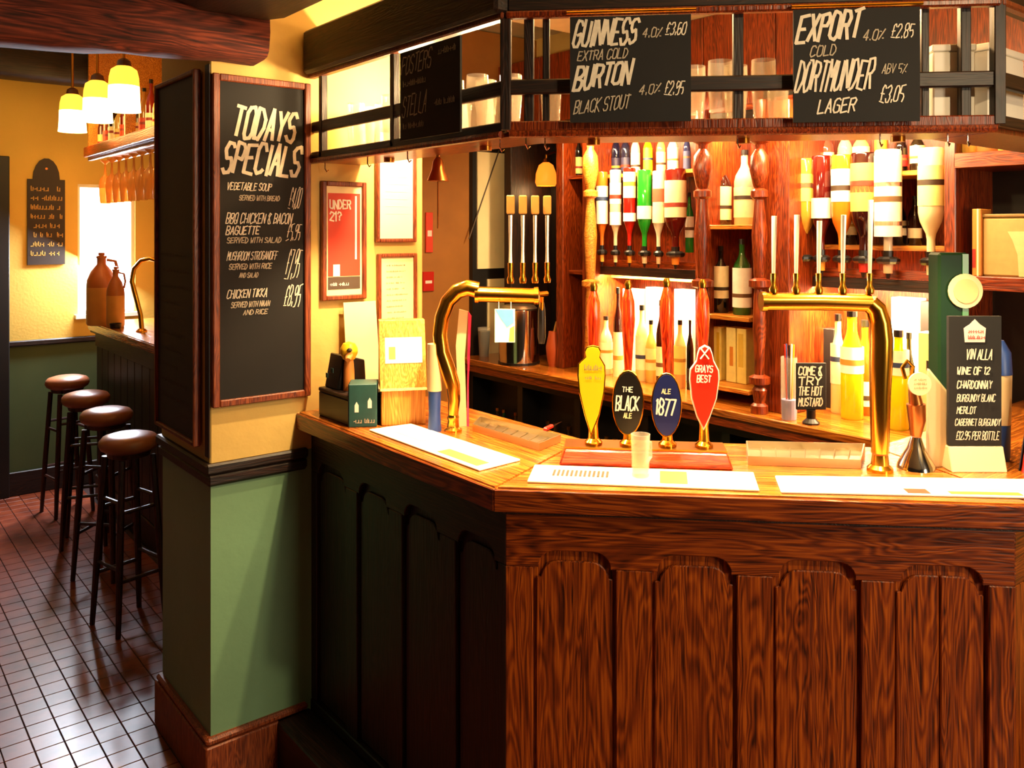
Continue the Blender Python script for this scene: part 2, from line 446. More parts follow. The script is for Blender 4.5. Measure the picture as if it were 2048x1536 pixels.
# ------------------------------------------------ beams
def rough_beam(name, label, x0, x1, y0, y1, z0, z1, mat, amp, n=26, axis='x', parent=None):
    mb = MB(); ring = 14; vs = []; fs = []
    L0, L1 = (x0, x1) if axis == 'x' else (y0, y1)
    A0, A1 = (y0, y1) if axis == 'x' else (x0, x1)
    for i in range(n + 1):
        t = L0 + (L1 - L0) * i / n
        sag = amp * 1.2 * math.sin(3.1 * i / n * 2 + 1) * .5
        for k in range(ring):
            a = 2 * PI * k / ring
            c, s_ = math.cos(a), math.sin(a)
            e = 0.45
            cx = math.copysign(abs(c) ** e, c); sz = math.copysign(abs(s_) ** e, s_)
            f = 1 + random.uniform(-amp, amp) * 2.5
            a_ = (A0 + A1) / 2 + cx * (A1 - A0) / 2 * f
            z_ = (z0 + z1) / 2 + sz * (z1 - z0) / 2 * f + sag
            vs.append((t, a_, z_) if axis == 'x' else (a_, t, z_))
    for i in range(n):
        for k in range(ring):
            l = (k + 1) % ring
            fs.append((i * ring + k, i * ring + l, (i + 1) * ring + l, (i + 1) * ring + k))
    fs.append(tuple(range(ring))); fs.append(tuple(n * ring + k for k in range(ring)))
    mb.add(vs, fs)
    o = mb.build(name, mat, parent, smooth=True)
    if parent is None: tag(o, label, 'beam')
    return o
rough_beam('timber_beam', 'rough round-edged red-brown timber ending over the pillar', -1.42, 1.006, 2.36, 2.515, 2.155, 2.31, 'timber', .035)
rough_beam('ceiling_beam', 'dark straight beam close to the far yellow wall', -1.43, 3.3, 5.88, 6.10, 2.61, 2.815, 'oak_dark_x', .01, 12)
rough_beam('ceiling_beam', 'black ceiling beam running beside the overhead bar shelf', .70, 1.08, -2.4, 2.34, 2.27, 2.60, 'oak_dark_y', .01, 14, 'y')
# wall carrying the step in the ceiling above the partition line
struct(MB().box(X0, PX, 2.4, 2.99, 2.315, ZL).build('wall_lintel', 'plaster_far'))
# price board on the far wall
a, b = on_y(55, 530, Y1 - .012), on_y(130, 318, Y1 - .012)
w = b.x - a.x; h = b.z - a.z
t = thing('price_board', 'dark arched price board with gold writing on the far yellow wall', 'board', (a.x, Y1 - .014, a.z))
hs = h * .80
poly = [(0, 0), (w, 0), (w, hs), (w * .86, hs)] + [(w / 2 + w * .36 * math.cos(math.radians(q)), hs + (h - hs) * math.sin(math.radians(q))) for q in range(0, 181, 20)] + [(w * .14, hs), (0, hs)]
MB().prism(poly, 0, .012).build('board_panel', 'slate_brown', t)
for i in range(8):
    scribble(t, w * .08, hs * (.86 - i * .108), w * (.55 + .1 * (i % 3 == 1)), hs * .06, 'gold_print')
    scribble(t, w * .78, hs * (.86 - i * .108), w * .1, hs * .06, 'gold_print')
MB().lathe([(.008, 0), (.008, -.001)], (w / 2, 0, hs + (h - hs) * .5), 8, 'y').build('emblem', 'orange_print', t)
# dark door edge at the left of the far wall
o = struct(MB().box(on_y(-90, 500, Y1 - .03).x, on_y(19, 500, Y1 - .03).x, Y1 - .035, Y1 - .003, 0, on_y(10, 312, Y1 - .03).z).build('door_2', 'black_paint', bevel=.004))

# ================================================================ the bar
CXY = (1.169, 1.504)
GX, GY = 1.214, 1.523
E = Vector((R2, -R2, 0)); N = Vector((R2, R2, 0))
FL = 1.1056            # length of the angled front
ROT_F, ROT_L = -PI / 4, -PI / 2
def front_pt(s, d, z): return Vector((GX, GY, 0)) + E * s + N * d + Vector((0, 0, z))
GN = (GX + GY) * R2    # plane of the angled front
def fs(px, py=1200, d=0.0):
    p = on_n(px, py, GN + d); return (p - Vector((GX, GY, 0))).dot(E)
def arch(x0, x1, zb, zs, zt, r=0.028, sh=0.012):
    # shouldered arch outline of a panel, counter-clockwise
    k = zt - zs
    return [(x0, zb), (x1, zb), (x1, zs), (x1 - sh, zs)] + arc(x1 - sh - k, zs, k, 0, 90, 6) + arc(x0 + sh + k, zs, k, 90, 180, 6) + [(x0 + sh, zs), (x0, zs)]
def panelling(root, L, spans, mv, mh, zs=.908, zt=.946, two_board=-1):
    Zb, Zr = .10, 1.045
    MB().box(0.035, L - .035, .0222, .05, 0, Zr).build('carcass', 'black_paint', root)
    # plinth and bottom rail
    MB().box(0.002, L - .002, -.004, .022, 0, Zb + .08).build('bottom_rail', mh, root, bevel=.003)
    # top rail cut to the shouldered arches
    path = [(0, Zr), (0, zs)]
    for (a, b) in spans:
        ar = arch(a, b, 0, zs, zt)[2:]
        path += list(reversed(ar))
    path += [(L, zs), (L, Zr)]
    MB().prism(path, 0, .022).build('top_rail', mh, root, bevel=.002)
    edges = [0] + [q for ab in spans for q in ab] + [L]
    for i in range(0, len(edges), 2):
        MB().box(edges[i], edges[i + 1], 0, .022, Zb + .08, zs - .0008).build('stile' if i in (0, len(edges) - 2) else 'muntin', mv, root, bevel=.002)
    for i, (a, b) in enumerate(spans):
        g = .006
        cut = [(a + g, b - g)] if i != two_board else [(a + g, (a + b) / 2 - .0015), ((a + b) / 2 + .0015, b - g)]
        base = MB().box(a - .004, b + .004, .018, .0215, Zb + .08, zt).build('panel', mv, root)
        for (c, d) in cut:
            if len(cut) == 1:
                poly = arch(c, d, Zb + .085, zs - .026, zt - .026)
            elif c < (a + b) / 2 - .01:
                poly = [p for p in arch(a + g, b - g, Zb + .085, zs - .026, zt - .026)]
                poly = [(c, Zb + .085), (d, Zb + .085), (d, zt - .026)] + [p for p in arc(a + g + .012 + .038, zs - .026, .038, 90, 180, 6)] + [(a + g + .012, zs - .026), (a + g, zs - .026)]
            else:
                poly = [(c, Zb + .085), (d, Zb + .085), (d, zs - .026), (d - .012, zs - .026)] + arc(d - .012 - .038, zs - .026, .038, 0, 90, 6) + [(c, zt - .026)]
            MB().prism(poly, .010, .0185).build('raised_field', mv, base, bevel=.003)
spF = [(fs(1066), fs(1232)), (fs(1304), fs(1474)), (fs(1547), fs(1723)), (fs(1790), fs(1978))]
bf = thing('panelled_bar', 'angled oak bar front with four shouldered arch panels facing the viewer', 'bar', (GX, GY, 0), ROT_F)
panelling(bf, FL, spF, 'oak', 'oak_across', two_board=3)
LL = PY - GY - .002
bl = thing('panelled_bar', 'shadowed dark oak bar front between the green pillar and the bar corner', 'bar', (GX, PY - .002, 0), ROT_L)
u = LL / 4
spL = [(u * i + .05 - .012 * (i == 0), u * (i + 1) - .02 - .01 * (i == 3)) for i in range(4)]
panelling(bl, LL, spL, 'oak_dark', 'oak_dark_x')  # darker oak than the front: the left arm's shade is in the colour
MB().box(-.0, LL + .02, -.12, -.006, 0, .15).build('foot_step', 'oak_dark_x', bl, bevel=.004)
br = thing('panelled_bar', 'oak bar front turning away past the right edge of the angled counter', 'bar', tuple(front_pt(FL, 0, 0)), 0)
RL = 1.2
panelling(br, RL, [(.08, .26), (.34, .52), (.60, .78), (.86, 1.04)], 'oak', 'oak_across')
# worktop: one continuous top round the three sides, mitred in plan
c0 = Vector((CXY[0], CXY[1], 0)); CL = 1.147
c1 = c0 + E * CL
wd = .46
outer = [(c0.x, PY - .0), (c0.x, c0.y), (c1.x, c1.y), (c1.x + RL, c1.y)]
# inner corners
k1 = (c0.x + wd, (c0.x + c0.y) + wd / R2 - (c0.x + wd))
ny_ = c1.y + wd
k2 = ((c0.x + c0.y) + wd / R2 - ny_, ny_)
inner = [(c1.x + RL, ny_), k2, k1, (c0.x + wd, PY)]
wt = thing('bar_worktop', 'polished oak bar top with a thick edge round the whole counter', 'worktop', (0, 0, 0))
MB().prism([(c0.x, PY), (c0.x, c0.y), k1, (c0.x + wd, PY)], 1.0475, 1.1, 'xy').build('top_slab', 'oak_top_y', wt, bevel=.004, seg=2)
loc2 = lambda p: ((Vector((p[0], p[1], 0)) - c0).dot(E), (Vector((p[0], p[1], 0)) - c0).dot(N))
MB().prism([(0.0, 0.0), (CL, 0.0), loc2(k2), loc2(k1)], 1.0475, 1.1, 'xy').build('top_slab', 'oak_top', wt, tuple(c0), ROT_F, bevel=.004, seg=2)
MB().prism([(c1.x, c1.y), (c1.x + RL, c1.y), (c1.x + RL, ny_), k2], 1.0475, 1.1, 'xy').build('top_slab', 'oak_top', wt, bevel=.004, seg=2)
# darker edging added to paint the edge's shade; the lit top is paler
MB().box(-.002, CL + .002, -.005, -.0004, 1.0465, 1.0965).build('edging', 'oak_across', wt, tuple(c0), ROT_F, bevel=.002)
MB().box(0, PY - c0.y, -.005, -.0004, 1.0465, 1.0965).build('edging', 'oak_across', wt, (c0.x, PY, 0), ROT_L, bevel=.002)
MB().box(0, RL, -.005, -.0004, 1.0465, 1.0965).build('edging', 'oak_across', wt, (c1.x, c1.y, 0), 0, bevel=.002)
ip = lambda d: [(c0.x + d, PY - .004), (c0.x + d, c0.y + d * (math.sqrt(2) - 1)), (c1.x + d * (math.sqrt(2) - 1), c1.y + d), (c1.x + RL, c1.y + d)]
e_ = ip(.018)
MB().prism(e_ + list(reversed(ip(.042))), 1.036, 1.047, 'xy').build('under_moulding', 'oak_dark_x', wt)

# ================================================================ the overhead gantry
gt = thing('bar_gantry', 'dark oak gantry shelf hanging over the bar with rails and posts', 'gantry', (0, 0, 0))
def gan(o, rz, name, mat, x0, x1, y0, y1, z0, z1, bevel=.003):
    ob = MB().box(x0, x1, y0, y1, z0, z1).build(name, mat, gt, tuple(o), rz, bevel=bevel); return ob
FO = Vector((GX, GY, 0)); LO = Vector((GX, PY - .003, 0)); RO = front_pt(1.074, 0, 0)
GLn = 1.074
for (o, rz, L, tag_) in ((FO, ROT_F, GLn, 'f'), (LO, ROT_L, LL + .0, 'l'), (RO, 0, 1.2, 'r')):
    ax = 'x'
    dk = 'oak_dark_x'
    gan(o, rz, 'bottom_rail', 'redwood' if tag_ == 'f' else dk, 0, L, -.002, .022, 1.902, 1.926)
    gan(o, rz, 'middle_rail', dk, 0, L, 0, .018, 1.988, 2.022)
    gan(o, rz, 'header_beam', dk, 0, L, -.03 if tag_ == 'l' else 0, .05, 2.172, 2.31, .008)
    gan(o, rz, 'header_moulding', 'frame_wood' if tag_ != 'f' else 'redwood', 0, L, -.012, .012, 2.160, 2.176, .004)
# shelf boards
MB().prism([(GX + .02, PY - .004), (GX + .02, GY + .01), (GX + .18, GY + .075), (GX + .18, PY - .004)], 1.893, 1.904, 'xy').build('shelf', 'redwood_y', gt)
f0, f1, f2, f3 = front_pt(.0, .02, 0), front_pt(GLn, .02, 0), front_pt(GLn - .07, .18, 0), front_pt(.07, .18, 0)
MB().prism([(p.x, p.y) for p in (f0, f1, f2, f3)], 1.8925, 1.9035, 'xy').build('shelf', 'redwood', gt)
MB().prism([(RO.x + .02, RO.y + .02), (RO.x + 1.2, RO.y + .02), (RO.x + 1.2, RO.y + .18), (RO.x + .08, RO.y + .18)], 1.892, 1.903, 'xy').build('shelf', 'redwood', gt)
# posts
def post(px, w=.022, mat='oak_dark', z1=2.172):
    s = fs(px, 120); gan(FO, ROT_F, 'post', mat, s - w / 2, s + w / 2, .019, .019 + w, 1.9045, z1, .002)
gan(FO, ROT_F, 'post', 'oak_dark', -.012, .012, -.004, .024, 1.905, 2.175, .002)
for px in (1056, 1480, 1940): post(px)
post(1091, .016); post(1858, .016)
gan(FO, ROT_F, 'post', 'oak_dark', GLn - .012, GLn + .012, -.004, .024, 1.905, 2.175, .002)
for px in (784, 641):
    q = on_x(px, 250, GX)
    MB().box(-.010, .010, -.002, .020, 1.905, 2.173).build('post', 'oak_dark', gt, (GX, q.y, 0), ROT_L, bevel=.002)
# brass rods the boards hang from, and the lit nosing under the shelf
for a, b in ((1133, 1392), (1583, 1846)):
    MB().tube([front_pt(fs(a, 20, -.02), -.02, 2.166), front_pt(fs(b, 20, -.02), -.02, 2.166)], .004, 8).build('hanging_rod', 'brass', gt, smooth=True)
MB().tube([front_pt(.01, -.006, 1.896), front_pt(GLn - .01, -.006, 1.896)], .009, 8).build('nosing', 'redwood', gt, smooth=True)
MB().tube([(GX - .004, PY - .01, 1.896), (GX - .004, GY + .01, 1.896)], .009, 8).build('nosing', 'redwood', gt, smooth=True)
# little cup hooks under the shelf
def hook(p):
    path = [p, p + Vector((0, 0, -.02)), p + Vector((.006, 0, -.03)), p + Vector((.012, 0, -.024))]
    MB().tube(path, .002, 5).build('cup_hook', 'chrome', gt)
for px in (650, 735, 815, 1000, 1052): hook(on_x(px, 280, GX + .03) * 1.0 - Vector((0, 0, on_x(px, 280, GX + .03).z - 1.893)))
for px in (1090, 1475, 1760, 1895, 1935): 
    s_ = fs(px, 260, .03); hook(front_pt(s_, .03, 1.8925))

# ================================================================ chalkboards
def board(name, label, o, rz, w, h, th=.008, mat='slate', frame=0, fmat='frame_wood', cat='sign'):
    t = thing(name, label, cat, tuple(o), rz)
    MB().box(frame * .8, w - frame * .8, 0, th, frame * .8, h - frame * .8).build('slate', mat, t)
    if frame:
        MB().box(0, frame, -.010, th, 0, h).build('frame_side', fmat, t, bevel=.003)
        MB().box(w - frame, w, -.010, th, 0, h).build('frame_side', fmat, t, bevel=.003)
        MB().box(frame, w - frame, -.010, th, h - frame, h).build('frame_rail', fmat, t, bevel=.003)
        MB().box(frame, w - frame, -.010, th, 0, frame).build('frame_rail', fmat, t, bevel=.003)
    return t
d_ = -.028
a = on_n(1140, 245, GN + d_); b = on_n(1382, 28, GN + d_)
w = (b - a).dot(E); h = b.z - a.z
t = board('chalkboard', 'black price board reading GUINNESS and BURTON on the gantry', a, ROT_F, w, h, .006)
def L(t, w, h, txt, x0, x1, y0, y1, **k):   # fractions of the board, y measured down
    return lettering(t, txt, x0 * w, (1 - y1) * h, (x1 - x0) * w, (y1 - y0) * h, **k)
L(t, w, h, 'GUINNESS', .02, .60, .05, .28, thick=.18, rise=.03)
L(t, w, h, 'EXTRA COLD', .06, .50, .33, .42, mat='chalk_dim', rise=.05)
L(t, w, h, 'BURTON', .03, .55, .48, .69, thick=.18, rise=.10)
L(t, w, h, 'BLACK STOUT', .03, .52, .80, .92, mat='chalk_dim', rise=.10)
L(t, w, h, '4.0%', .60, .78, .12, .21, mat='chalk_dim'); L(t, w, h, '£3.60', .79, .98, .08, .19, thick=.14)
L(t, w, h, '4.0%', .57, .77, .66, .75, mat='chalk_dim', rise=.08); L(t, w, h, '£2.95', .78, .96, .63, .75, thick=.14)
a = on_n(1587, 245, GN + d_); b = on_n(1840, 13, GN + d_)
w = (b - a).dot(E); h = b.z - a.z
t = board('chalkboard', 'black price board reading EXPORT and DORTMUNDER on the gantry', a, ROT_F, w, h, .006)
L(t, w, h, 'EXPORT', .02, .58, .07, .30, thick=.18, rise=.10)
L(t, w, h, 'COLD', .13, .36, .33, .42, mat='chalk_dim', rise=.06)
L(t, w, h, 'DORTMUNDER', .01, .67, .47, .72, thick=.17, rise=.02)
L(t, w, h, 'LAGER', .19, .52, .80, .92, rise=.03)
L(t, w, h, '4.0%', .55, .74, .20, .29, mat='chalk_dim', rise=.05); L(t, w, h, '£2.85', .77, .97, .15, .27, thick=.13)
L(t, w, h, 'ABV 5%', .70, .91, .50, .58, mat='chalk_dim'); L(t, w, h, '£3.05', .68, .90, .69, .83, thick=.14)
xb = GX - .030
a = on_x(800, 283, xb); b = on_x(920, 72, xb); c = on_x(920, 262, xb)
w = a.y - b.y; h = .5 * ((on_x(800, 105, xb).z - a.z) + (b.z - c.z)); a.z = .5 * (a.z + c.z)
t = board('chalkboard', 'shadowed black price board reading FOSTERS and STELLA over the left counter', a, ROT_L, w, h, .006)
L(t, w, h, 'FOSTERS', .03, .60, .06, .26, mat='chalk_dim', thick=.10, rise=.02)
L(t, w, h, 'STELLA', .04, .52, .52, .74, mat='chalk_dim', thick=.10, rise=.05)
scribble(t, .06 * w, .60 * h, .4 * w, .07 * h); scribble(t, .06 * w, .12 * h, .36 * w, .07 * h)
scribble(t, .66 * w, .86 * h, .26 * w, .07 * h); scribble(t, .60 * w, .32 * h, .30 * w, .07 * h)
# today's specials
yb = PY - .012
a = on_y(424, 816, yb); b = on_y(620, 172, yb)
zt = .5 * (on_y(424, 148, yb).z + on_y(620, 166, yb).z); zb = .5 * (on_y(424, 816, yb).z + on_y(620, 791, yb).z)
a.z = zb; w = b.x - a.x; h = zt - zb
t = board('chalkboard', 'framed chalkboard headed TODAYS SPECIALS on the pillar', a, 0, w, h, .010, frame=.021)
L(t, w, h, 'TODAYS', .19, .90, .09, .185, thick=.18, rise=-.04)
L(t, w, h, 'SPECIALS', .09, .95, .205, .295, thick=.18)
for (txt, x0, x1, y0, y1, bright) in (('VEGETABLE SOUP', .14, .60, .325, .347, 1), ('SERVED WITH BREAD', .26, .68, .363, .378, 0), ('£4.00', .76, .93, .335, .40, 1),
        ('BBQ CHICKEN & BACON', .13, .82, .418, .448, 1), ('BAGUETTE', .13, .48, .458, .482, 1), ('SERVED WITH SALAD', .14, .70, .492, .508, 0), ('£5.95', .74, .92, .45, .50, 1),
        ('MUSHROOM STROGANOFF', .14, .66, .535, .56, 1), ('SERVED WITH RICE', .16, .60, .572, .588, 0), ('AND SALAD', .26, .46, .60, .614, 0), ('£7.95', .72, .93, .53, .62, 1),
        ('CHICKEN TIKKA', .14, .56, .65, .675, 1), ('SERVED WITH NAAN', .18, .58, .688, .704, 0), ('AND RICE', .30, .56, .714, .728, 0), ('£8.95', .71, .93, .645, .71, 1)):
    L(t, w, h, txt, x0, x1, y0, y1, mat='chalk' if bright else 'chalk_dim', thick=.14 if bright else .18)
# the dark board on the pillar's shaded side
xs = PX - .018
a = on_x(314, 862, xs); b = on_x(394, 135, xs)
w = a.y - b.y
zt = .5 * (on_x(314, 172, xs).z + on_x(394, 137, xs).z); zb = .5 * (on_x(314, 855, xs).z + on_x(394, 886, xs).z)
a.z = zb
t = board('chalkboard', 'large brown-black chalkboard in shadow on the left side of the pillar', a, ROT_L, w, zt - zb, .012, mat='slate_brown', frame=.014, fmat='frame_wood')
for i in range(10): scribble(t, .12 * w, (.50 - i * .045) * (zt - zb), random.uniform(.4, .7) * w, .012, 'dark_print')
# ================================================================ framed notices on the partition
def frame_pic(label, px0, px1, py0, py1, name, fw, paper_m):
    yy = PY - .012
    a = on_y(px0, py1, yy); b = on_y(px1, py0, yy)
    t = thing(name, label, 'picture', (a.x, yy, a.z)); w, h = b.x - a.x, b.z - a.z
    MB().box(0, fw, -.008, .010, 0, h).build('frame_side', 'frame_wood', t, bevel=.003)
    MB().box(w - fw, w, -.008, .010, 0, h).build('frame_side', 'frame_wood', t, bevel=.003)
    MB().box(fw, w - fw, -.008, .010, 0, fw).build('frame_rail', 'frame_wood', t, bevel=.003)
    MB().box(fw, w - fw, -.008, .010, h - fw, h).build('frame_rail', 'frame_wood', t, bevel=.003)
    MB().box(fw * .8, w - fw * .8, 0, .008, fw * .8, h - fw * .8).build('sheet', paper_m, t)
    return t, w, h
t, w, h = frame_pic('red poster reading UNDER 21 in a wooden frame', 643, 732, 365, 602, 'framed_poster', .016, 'cream_card')
MB().box(.14 * w, .86 * w, -.001, 0, .20 * h, .90 * h).build('red_field', 'red_print', t)
MB().box(.14 * w, .86 * w, -.001, 0, .09 * h, .195 * h).build('dark_field', 'dark_print', t)
L(t, w, h, 'UNDER', .18, .66, .16, .23, mat='white_card', thick=.18, y=-.002, slant=0)
L(t, w, h, '21?', .18, .46, .26, .33, mat='white_card', thick=.18, y=-.002, slant=0)
MB().box(.74 * w, .78 * w, -.002, -.0012, .34 * h, .88 * h).build('white_stroke', 'white_card', t)
MB().box(.25 * w, .40 * w, -.002, -.0012, .20 * h, .30 * h).build('white_stamp', 'white_card', t)
scribble(t, .18 * w, .12 * h, .4 * w, .03 * h, 'white_card', y=-.002)
t, w, h = frame_pic('pale blank certificate in a wooden frame above the smaller notice', 752, 832, 262, 485, 'framed_notice', .013, 'pink_card')
for i in range(9): MB().box(.24 * w, .76 * w, -.0008, 0, (.25 + i * .065) * h, (.255 + i * .065) * h).build('print_line', 'pink_card', t)
t, w, h = frame_pic('typed notice in a wooden frame behind the wooden collection box', 755, 833, 506, 690, 'framed_notice', .013, 'cream_card')
for i in range(11): scribble(t, .22 * w, (.86 - i * .065) * h, w * random.uniform(.4, .54), .018 * h, 'grey_print' if i else 'dark_print', y=-.0008)
# ================================================================ the far room: second counter, stools, lamps
B2 = 1.29
b2 = thing('panelled_bar', 'dark boarded bar front of the far counter behind the stools', 'bar', (B2 + .04, 5.80, 0), ROT_L)
L2 = 5.80 - 2.995
MB().box(0, L2, .02, .06, 0, 1.045).build('carcass', 'black_paint', b2)
MB().box(0, L2, -.004, .02, 0, .14).build('bottom_rail', 'oak_dark_x', b2, bevel=.003)
MB().box(0, L2, -.004, .02, .95, 1.045).build('top_rail', 'oak_dark_x', b2, bevel=.003)
nb = 20
for i in range(nb):
    MB().box(i * L2 / nb + .003, (i + 1) * L2 / nb - .003, .004, .0195, .1405, .9495).build('board', 'oak_dark', b2, bevel=.004)
w2 = thing('bar_worktop', 'far counter top shining white under the small window', 'worktop', (0, 0, 0))
MB().box(B2, 1.74, 2.995, 5.83, 1.05, 1.1).build('top_slab', 'oak_top_y', w2, bevel=.006, seg=2)
MB().box(B2 + .012, B2 + .034, 3.0, 5.82, 1.036, 1.0495).build('under_moulding', 'oak_dark_y', w2)

def make_stool():
    t = thing('bar_stool', '', 'stool', (0, 0, 0), 0, 'stools along the far counter')
    MB().lathe([(.02, .735), (.092, .735), (.112, .748), (.120, .765), (.118, .782), (.105, .797), (.075, .806), (.03, .81), (.004, .811)], seg=24).build('seat', 'leather', t, smooth=True)
    MB().lathe([(.085, .715), (.09, .7345)], seg=24).build('seat_ring', 'stool_wood', t)
    top, bot = .068, .105
    cs = [(-1, -1), (1, -1), (1, 1), (-1, 1)]
    for sx, sy in cs:
        MB().tube([(sx * top, sy * top, .714), (sx * (top + .6 * (bot - top)), sy * (top + .6 * (bot - top)), .30), (sx * bot, sy * bot, 0)], [.014, .015, .011], 8).build('leg', 'stool_wood', t, smooth=True)
    def at(z): return top + (bot - top) * (1 - z / .714)
    for i in range(4):
        for z in ((.22 + .05 * (i % 2)), (.50 + .04 * (i % 2))):
            a = at(z); p, q = cs[i], cs[(i + 1) % 4]
            MB().tube([(p[0] * a, p[1] * a, z), (q[0] * a, q[1] * a, z)], .008, 6).build('rung', 'stool_wood', t, smooth=True)
    return t
st = make_stool()
stl = ['brown leather bar stool nearest the pillar, first along the far counter', 'brown leather bar stool second from the pillar along the far counter',
       'brown leather bar stool third from the pillar along the far counter', 'brown leather bar stool farthest away, next to the green wall']
sp = [on_z(258, 870, .80), on_z(213, 819, .80), on_z(172, 786, .80), on_z(135, 754, .80)]
for i, p in enumerate(sp):
    o = st if i == 0 else copy_tree(st, (0, 0, 0))
    o.location = (min(p.x, 1.13), p.y, 0); o.rotation_euler = (0, 0, .25 + .5 * i); o['label'] = stl[i]

def make_pendant():
    t = thing('pendant_lamp', '', 'lamp', (0, 0, 0), 0, 'glass lamps over the far counter')
    MB().lathe([(.078, 0), (.076, .012), (.073, .06), (.071, .125)], seg=24, caps=False).build('lamp_shade', 'shade_glow', t)
    MB().lathe([(.071, .1255), (.068, .17), (.060, .205), (.036, .222)], seg=24, caps=False).build('shade_shoulder', 'amber_shade', t)
    MB().lathe([(.036, .222), (.03, .25), (.014, .262)], seg=14).build('cap', 'bulb_cap', t, smooth=True)
    MB().tube([(0, 0, .262), (0, 0, ZL - 2.26)], .007, 8).build('rod', 'brass_dull', t)
    return t
pl = make_pendant()
for i, (px, yb_, lb) in enumerate(((248, 214, 'glowing glass lamp nearest the pillar'), (195, 240, 'glowing glass lamp in the middle of the row of three'), (145, 274, 'glowing glass lamp hanging closest to the far wall'))):
    o = pl if i == 0 else copy_tree(pl, (0, 0, 0))
    q = on_x(px, yb_, 1.15); o.location = (q.x, q.y, 2.26); o['label'] = lb

# rack over the far counter with bottles above and glasses hung below
rk = thing('glass_rack', 'honey wood bottle rack hung over the far counter', 'rack', (0, 0, 0))
ya, yb2 = on_x(306, 260, 1.27).y, on_x(176, 310, 1.27).y
yb2 = min(yb2, 5.75)
MB().box(1.26, 1.50, 3.2, yb2, 2.135, 2.16).build('shelf', 'honey_y', rk, bevel=.003)
MB().box(1.245, 1.2595, 3.2, yb2, 2.125, 2.185).build('fascia', 'redwood_y', rk, bevel=.003)
MB().box(1.27, 1.50, yb2 - .02, yb2, 2.161, ZL).build('end_board', 'honey_y', rk)
MB().box(1.27, 1.50, 4.9, 4.92, 2.161, ZL).build('hanger_board', 'honey_y', rk)
MB().box(1.27, 1.29, 3.2, yb2, 2.105, 2.134).build('glass_rail', 'redwood_y', rk)
MB().box(1.40, 1.42, 3.2, yb2, 2.105, 2.134).build('glass_rail', 'redwood_y', rk)
MB().box(1.485, 1.499, 3.2, yb2 - .02, 2.161, 2.7).build('back_board', 'honey_y', rk)
gme = [(.030, 0), (.034, .05), (.036, .10), (.030, .15), (.008, .175), (.005, .24), (.026, .258), (.028, .264)]
hg = MB().lathe(gme, seg=14, caps=False).mesh('hanging_glass', 'amber_glass', True)
hb = MB().lathe([(.0285, .02), (.0335, .09), (.034, .12)], seg=14, caps=False).mesh('glass_band', 'amber_glass', True)
k = 0
ORD = ['first', 'second', 'third', 'fourth', 'fifth', 'sixth', 'seventh', 'eighth', 'ninth', 'tenth', 'eleventh', 'twelfth']
for k, y in enumerate([yb2 - .10 - i * .155 for i in range(9)]):
    o = place('hanging_glass', hg, None, (1.345, y, 2.134 - .30), 0)
    tag(o, 'stemmed glass hanging below the far bottle rack, %s from the far end' % ORD[k], 'glass', 'glasses hung under the far rack')
    o.location.z = 2.104 - .264

def bottle_parts(t, h, r, glass, labels, cap='black_plastic', inv=False, sides=18, neck=.33, sh=.58, optic=None):
    f = (lambda z: h - z) if inv else (lambda z: z)
    prof = [(r * .92, 0), (r, .015 * h), (r, sh * h), (r * .86, (sh + .08) * h), (r * (neck + .08), (sh + .19) * h), (r * neck, (sh + .24) * h), (r * neck, .93 * h)]
    MB().lathe([(a, f(b)) for a, b in prof], seg=sides).build('glass_body', glass, t, smooth=sides > 6)
    MB().lathe([(r * neck * 1.15, f(.9305 * h)), (r * neck * 1.15, f(h))], seg=10).build('cap', cap, t)
    for (z0, z1, col) in labels:
        MB().lathe([(r * 1.03, f(z0 * h)), (r * 1.03, f(z1 * h))], seg=sides, caps=False).build('label_paper', paper(col), t, smooth=sides > 6)
        if z1 - z0 > .2 and sides > 6:
            zc = z0 + (z1 - z0) * (.30 + .4 * ((len(t.name) * 7 + int(h * 1e4)) % 10) / 10); bc_ = ['8a2a14', '3a2a1c', 'b88a30', '6a4a2a', '2a3a5a'][int(h * 1e5 + r * 1e5) % 5]
            MB().lathe([(r * 1.045, f((zc - .025) * h)), (r * 1.045, f((zc + .025) * h))], seg=sides, caps=False).build('label_band', paper(bc_), t, smooth=True)
    if optic:
        MB().lathe([(r * .75, -.020), (r * .9, -.012), (r * .9, -.002), (r * .6, .006)], seg=10).build('optic_collar', 'black_plastic', t)
        MB().lathe([(r * .34, -.054), (r * .38, -.0205)], seg=10).build('optic_measure', optic, t, smooth=True)
        MB().lathe([(r * .14, -.074), (r * .22, -.0545)], seg=8).build('optic_spout', 'black_plastic', t)
def pbottle(px, yt, yb_, x, wpx, glass, labels, label, group, inv=False, z0=None, optic=None, see=.15, **k):
    b = on_x(px, yb_, x); a = on_x(px, yt, x)
    Z = SN * b.x + CS * b.y
    h = a.z - b.z; zz = b.z if z0 is None else z0
    if z0 is not None: h = a.z - z0
    r = wpx / 2 * Z / FPX * (1.2 if (inv and px > 1500) else 1.08)
    t = thing('spirit_bottle', label, 'bottle', (b.x, b.y, zz), 0, group)
    bottle_parts(t, h, r, bottle_glass(glass, see), labels, inv=inv, optic=optic, **k)
    return t
def pcarton(px0, px1, yt, z0, x, col, label, group, depth=.07, bands=()):
    a = on_x(px0, yt, x); b = on_x(px1, yt, x)
    y0_, y1_ = min(a.y, b.y), max(a.y, b.y); h = a.z - z0
    t = thing('drink_carton', label, 'carton', (x, y1_, z0), ROT_L, group)
    w = y1_ - y0_
    MB().box(0, w, 0, depth, 0, h).build('box_body', paper(col), t, bevel=.002)
    for (c0_, c1_, z0_, z1_, c) in bands:
        MB().box(c0_ * w, c1_ * w, -.0012, -.0002, z0_ * h, z1_ * h).build('print_patch', paper(c), t)
    return t
